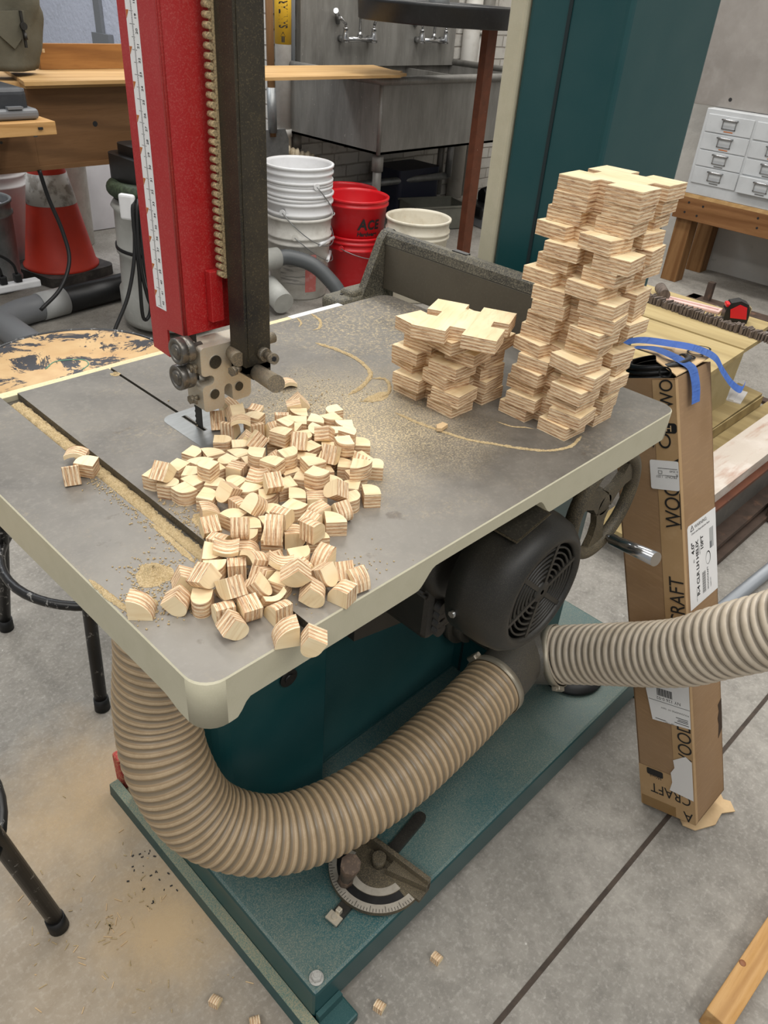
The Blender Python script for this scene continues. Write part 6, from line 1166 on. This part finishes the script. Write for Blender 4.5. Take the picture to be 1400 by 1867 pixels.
b = MB(); b.prism([(1.60, 0.334), (1.9, 0.334), (1.85, 0.002), (1.65, 0.002)], -0.76, -0.73, frame((0, 0, 0), (1, 0, 0), (0, 0, 1))); b.box((2.4, 0.98, 0.002), (2.55, 1.01, 0.325)); obj('leg', b, M['yplywood'], t)
b = MB(); b.prism([(2.02, 0.438), (2.64, 0.446), (2.66, 0.545), (2.02, 0.56)], 0.115, 0.128); b.box((2.02, 0.433, 0.085), (2.62, 0.437, 0.128)); obj('lower_shelf', b, M['yplywood'], t)
b = MB(); rr_ = random.Random(4); Pb = [(2.505, 0.40, 0.358), (2.515, 0.7, 0.358), (2.535, 0.95, 0.358), (2.54, 1.05, 0.358)]
for i, p in enumerate(resample(crom(Pb, 8), 0.006)): s = rr_.uniform(0.7, 1.2); b.box((-0.018 * s, -0.0026, 0), (0.018 * s, 0.0026, rr_.uniform(0.018, 0.03)), Matrix.Translation((p.x, p.y, 0.3552)) @ Matrix.Rotation(rr_.uniform(-0.3, 0.3), 4, 'Z'))
solo('brush_strip', b, M['brush'], 'long grey bristle strip lying along the yellowed plywood stand', 'brush strip')
t = thing('tape_measure', 'red and black tape measure on the yellowed plywood stand', 'tape measure', (2.655, 0.635, 0.34))
mt_ = Matrix.Translation((2.655, 0.635, 0.34)) @ Matrix.Rotation(2.2, 4, 'Z')
b = MB(); b.prism([(-0.042, 0.0), (0.042, 0.0), (0.042, 0.04), (0.03, 0.068), (0.0, 0.078), (-0.03, 0.068), (-0.042, 0.035)], -0.022, 0.022, mt_ @ frame((0, 0, 0), (1, 0, 0), (0, 0, 1))); obj('case', b, M['blackplain'], t)
b = MB(); b.prism([(-0.036, 0.016), (0.02, 0.016), (0.028, 0.045), (0.0, 0.066), (-0.026, 0.058)], -0.0245, 0.0245, mt_ @ frame((0, 0, 0), (1, 0, 0), (0, 0, 1))); b.box((0.02, -0.018, 0.05), (0.044, 0.018, 0.064), mt_, bev=0.004); obj('red_shell', b, M['redplastic'], t)
b = MB(); b.box((-0.0455, -0.016, 0.008), (-0.0425, 0.016, 0.056), mt_, bev=0.001); b.box((-0.047, -0.007, 0.02), (-0.0456, 0.007, 0.042), mt_, mi=1); obj('belt_clip', b, [mat('brass_clip', '#b3a07a', 0.4, 0.5), M['ink']], t)
b = MB(); b.box((0.043, -0.012, 0.001), (0.062, 0.012, 0.006), mt_); b.box((0.060, -0.012, 0.001), (0.062, 0.012, 0.014), mt_); obj('hook_end', b, M['steel'], t)
b = MB(); b.box((-0.10, -0.024, 0), (0.10, 0.024, 0.010), Matrix.Translation((2.675, 0.80, 0.3402)) @ Matrix.Rotation(1.75, 4, 'Z'), bev=0.002); b.box((-0.09, -0.006, 0.01), (0.09, 0.006, 0.014), Matrix.Translation((2.675, 0.80, 0.3402)) @ Matrix.Rotation(1.75, 4, 'Z')); solo('plastic_piece', b, M['pinkpad'], 'pale pink plastic piece on the plywood stand beside the tape measure', 'plastic piece')
b = MB(); b.cyl((2.63, 0.90, 0.3615), (2.70, 0.955, 0.3615), 0.021, seg=18); solo('roller', b, M['brush'], 'short grey cylinder lying on the plywood stand behind the tall stack', 'roller')
b = MB(); b.box((-0.06, -0.03, 0), (0.06, 0.03, 0.004), Matrix.Translation((2.53, 0.50, 0.1285)) @ Matrix.Rotation(0.2, 4, 'Z')); b.box((-0.06, -0.005, 0.004), (0.06, 0.012, 0.008), Matrix.Translation((2.53, 0.50, 0.1285)) @ Matrix.Rotation(0.2, 4, 'Z')); solo('folded_paper', b, M['torn'], 'folded white paper on the lower shelf of the plywood stand', 'paper')
t = thing('steel_bed', 'dust covered slab on a rusty grey steel beam at the right edge', 'steel beam', (2.0, 0.25, 0))
b = MB(); b.prism([(1.5, 0.215), (3.4, 0.20), (3.4, 0.315), (1.5, 0.325)], 0.165, 0.20)
for f in b.b.faces: pass
b.prism([(1.5, 0.335), (3.4, 0.325), (3.4, 0.43), (1.5, 0.432)], 0.07, 0.09, None, 1); obj('dusty_slab', b, [M['dustslab'], M['yplywood']], t)
b = MB(); b.prism([(1.5, 0.195), (3.4, 0.18), (3.4, 0.30), (1.5, 0.31)], 0.155, 0.1645, None, 1); b.prism([(1.5, 0.21), (3.4, 0.195), (3.4, 0.205), (1.5, 0.22)], 0.05, 0.156); obj('web_plate', b, [mat('grey_steel_web', '#66625c', 0.6, 0.2, [('#4a4641', 6, 0.4, 0.7, 0.7), ('#8c8578', 14, 0.55, 0.75, 0.5)]), M['rust']], t)
b = MB(); b.prism([(1.5, 0.165), (3.4, 0.15), (3.4, 0.20), (1.5, 0.215)], 0.035, 0.05); b.prism([(1.5, 0.145), (3.4, 0.13), (3.4, 0.16), (1.5, 0.175)], 0.001, 0.02); b.prism([(1.5, 0.18), (3.4, 0.165), (3.4, 0.3), (1.5, 0.31)], 0.001, 0.034); obj('bottom_flange', b, M['rustdark'], t)
b = MB(); b.box((2.03, 0.10, 0.001), (2.13, 0.15, 0.07), bev=0.005); obj('end_block', b, M['rustdark'], t)
b = MB(); b.cyl((1.25, 0.066, 0.0185), (3.2, -0.06, 0.0185), 0.017, seg=18); solo('floor_conduit', b, M['conduit'], 'grey metal conduit lying on the floor behind the pale hose', 'pipe')
b = MB(); b.box((2.86, -0.1, 0.001), (2.90, 1.4, 0.012)); solo('floor_strip', b, M['rustdark'], 'dark brown strip on the floor beyond the plywood stand', 'strip')
# black rod at the top left, and the dark conduit on the far wall
b = MB(); b.cyl((2.80, 4.30, 0.001), (2.81, 4.30, 2.0), 0.016, seg=12); solo('black_pole', b, M['blackplain'], 'thin black pole against the white block wall left of the guard', 'pole')
b = MB(); b.box((2.815, 5.30, 0.5), (2.838, 5.38, 2.0)); b.box((2.80, 5.2, 0.5), (2.838, 5.42, 0.86)); solo('wall_conduit', b, M['greyplastic'], 'dark grey conduit with a box on the white block wall', 'conduit')
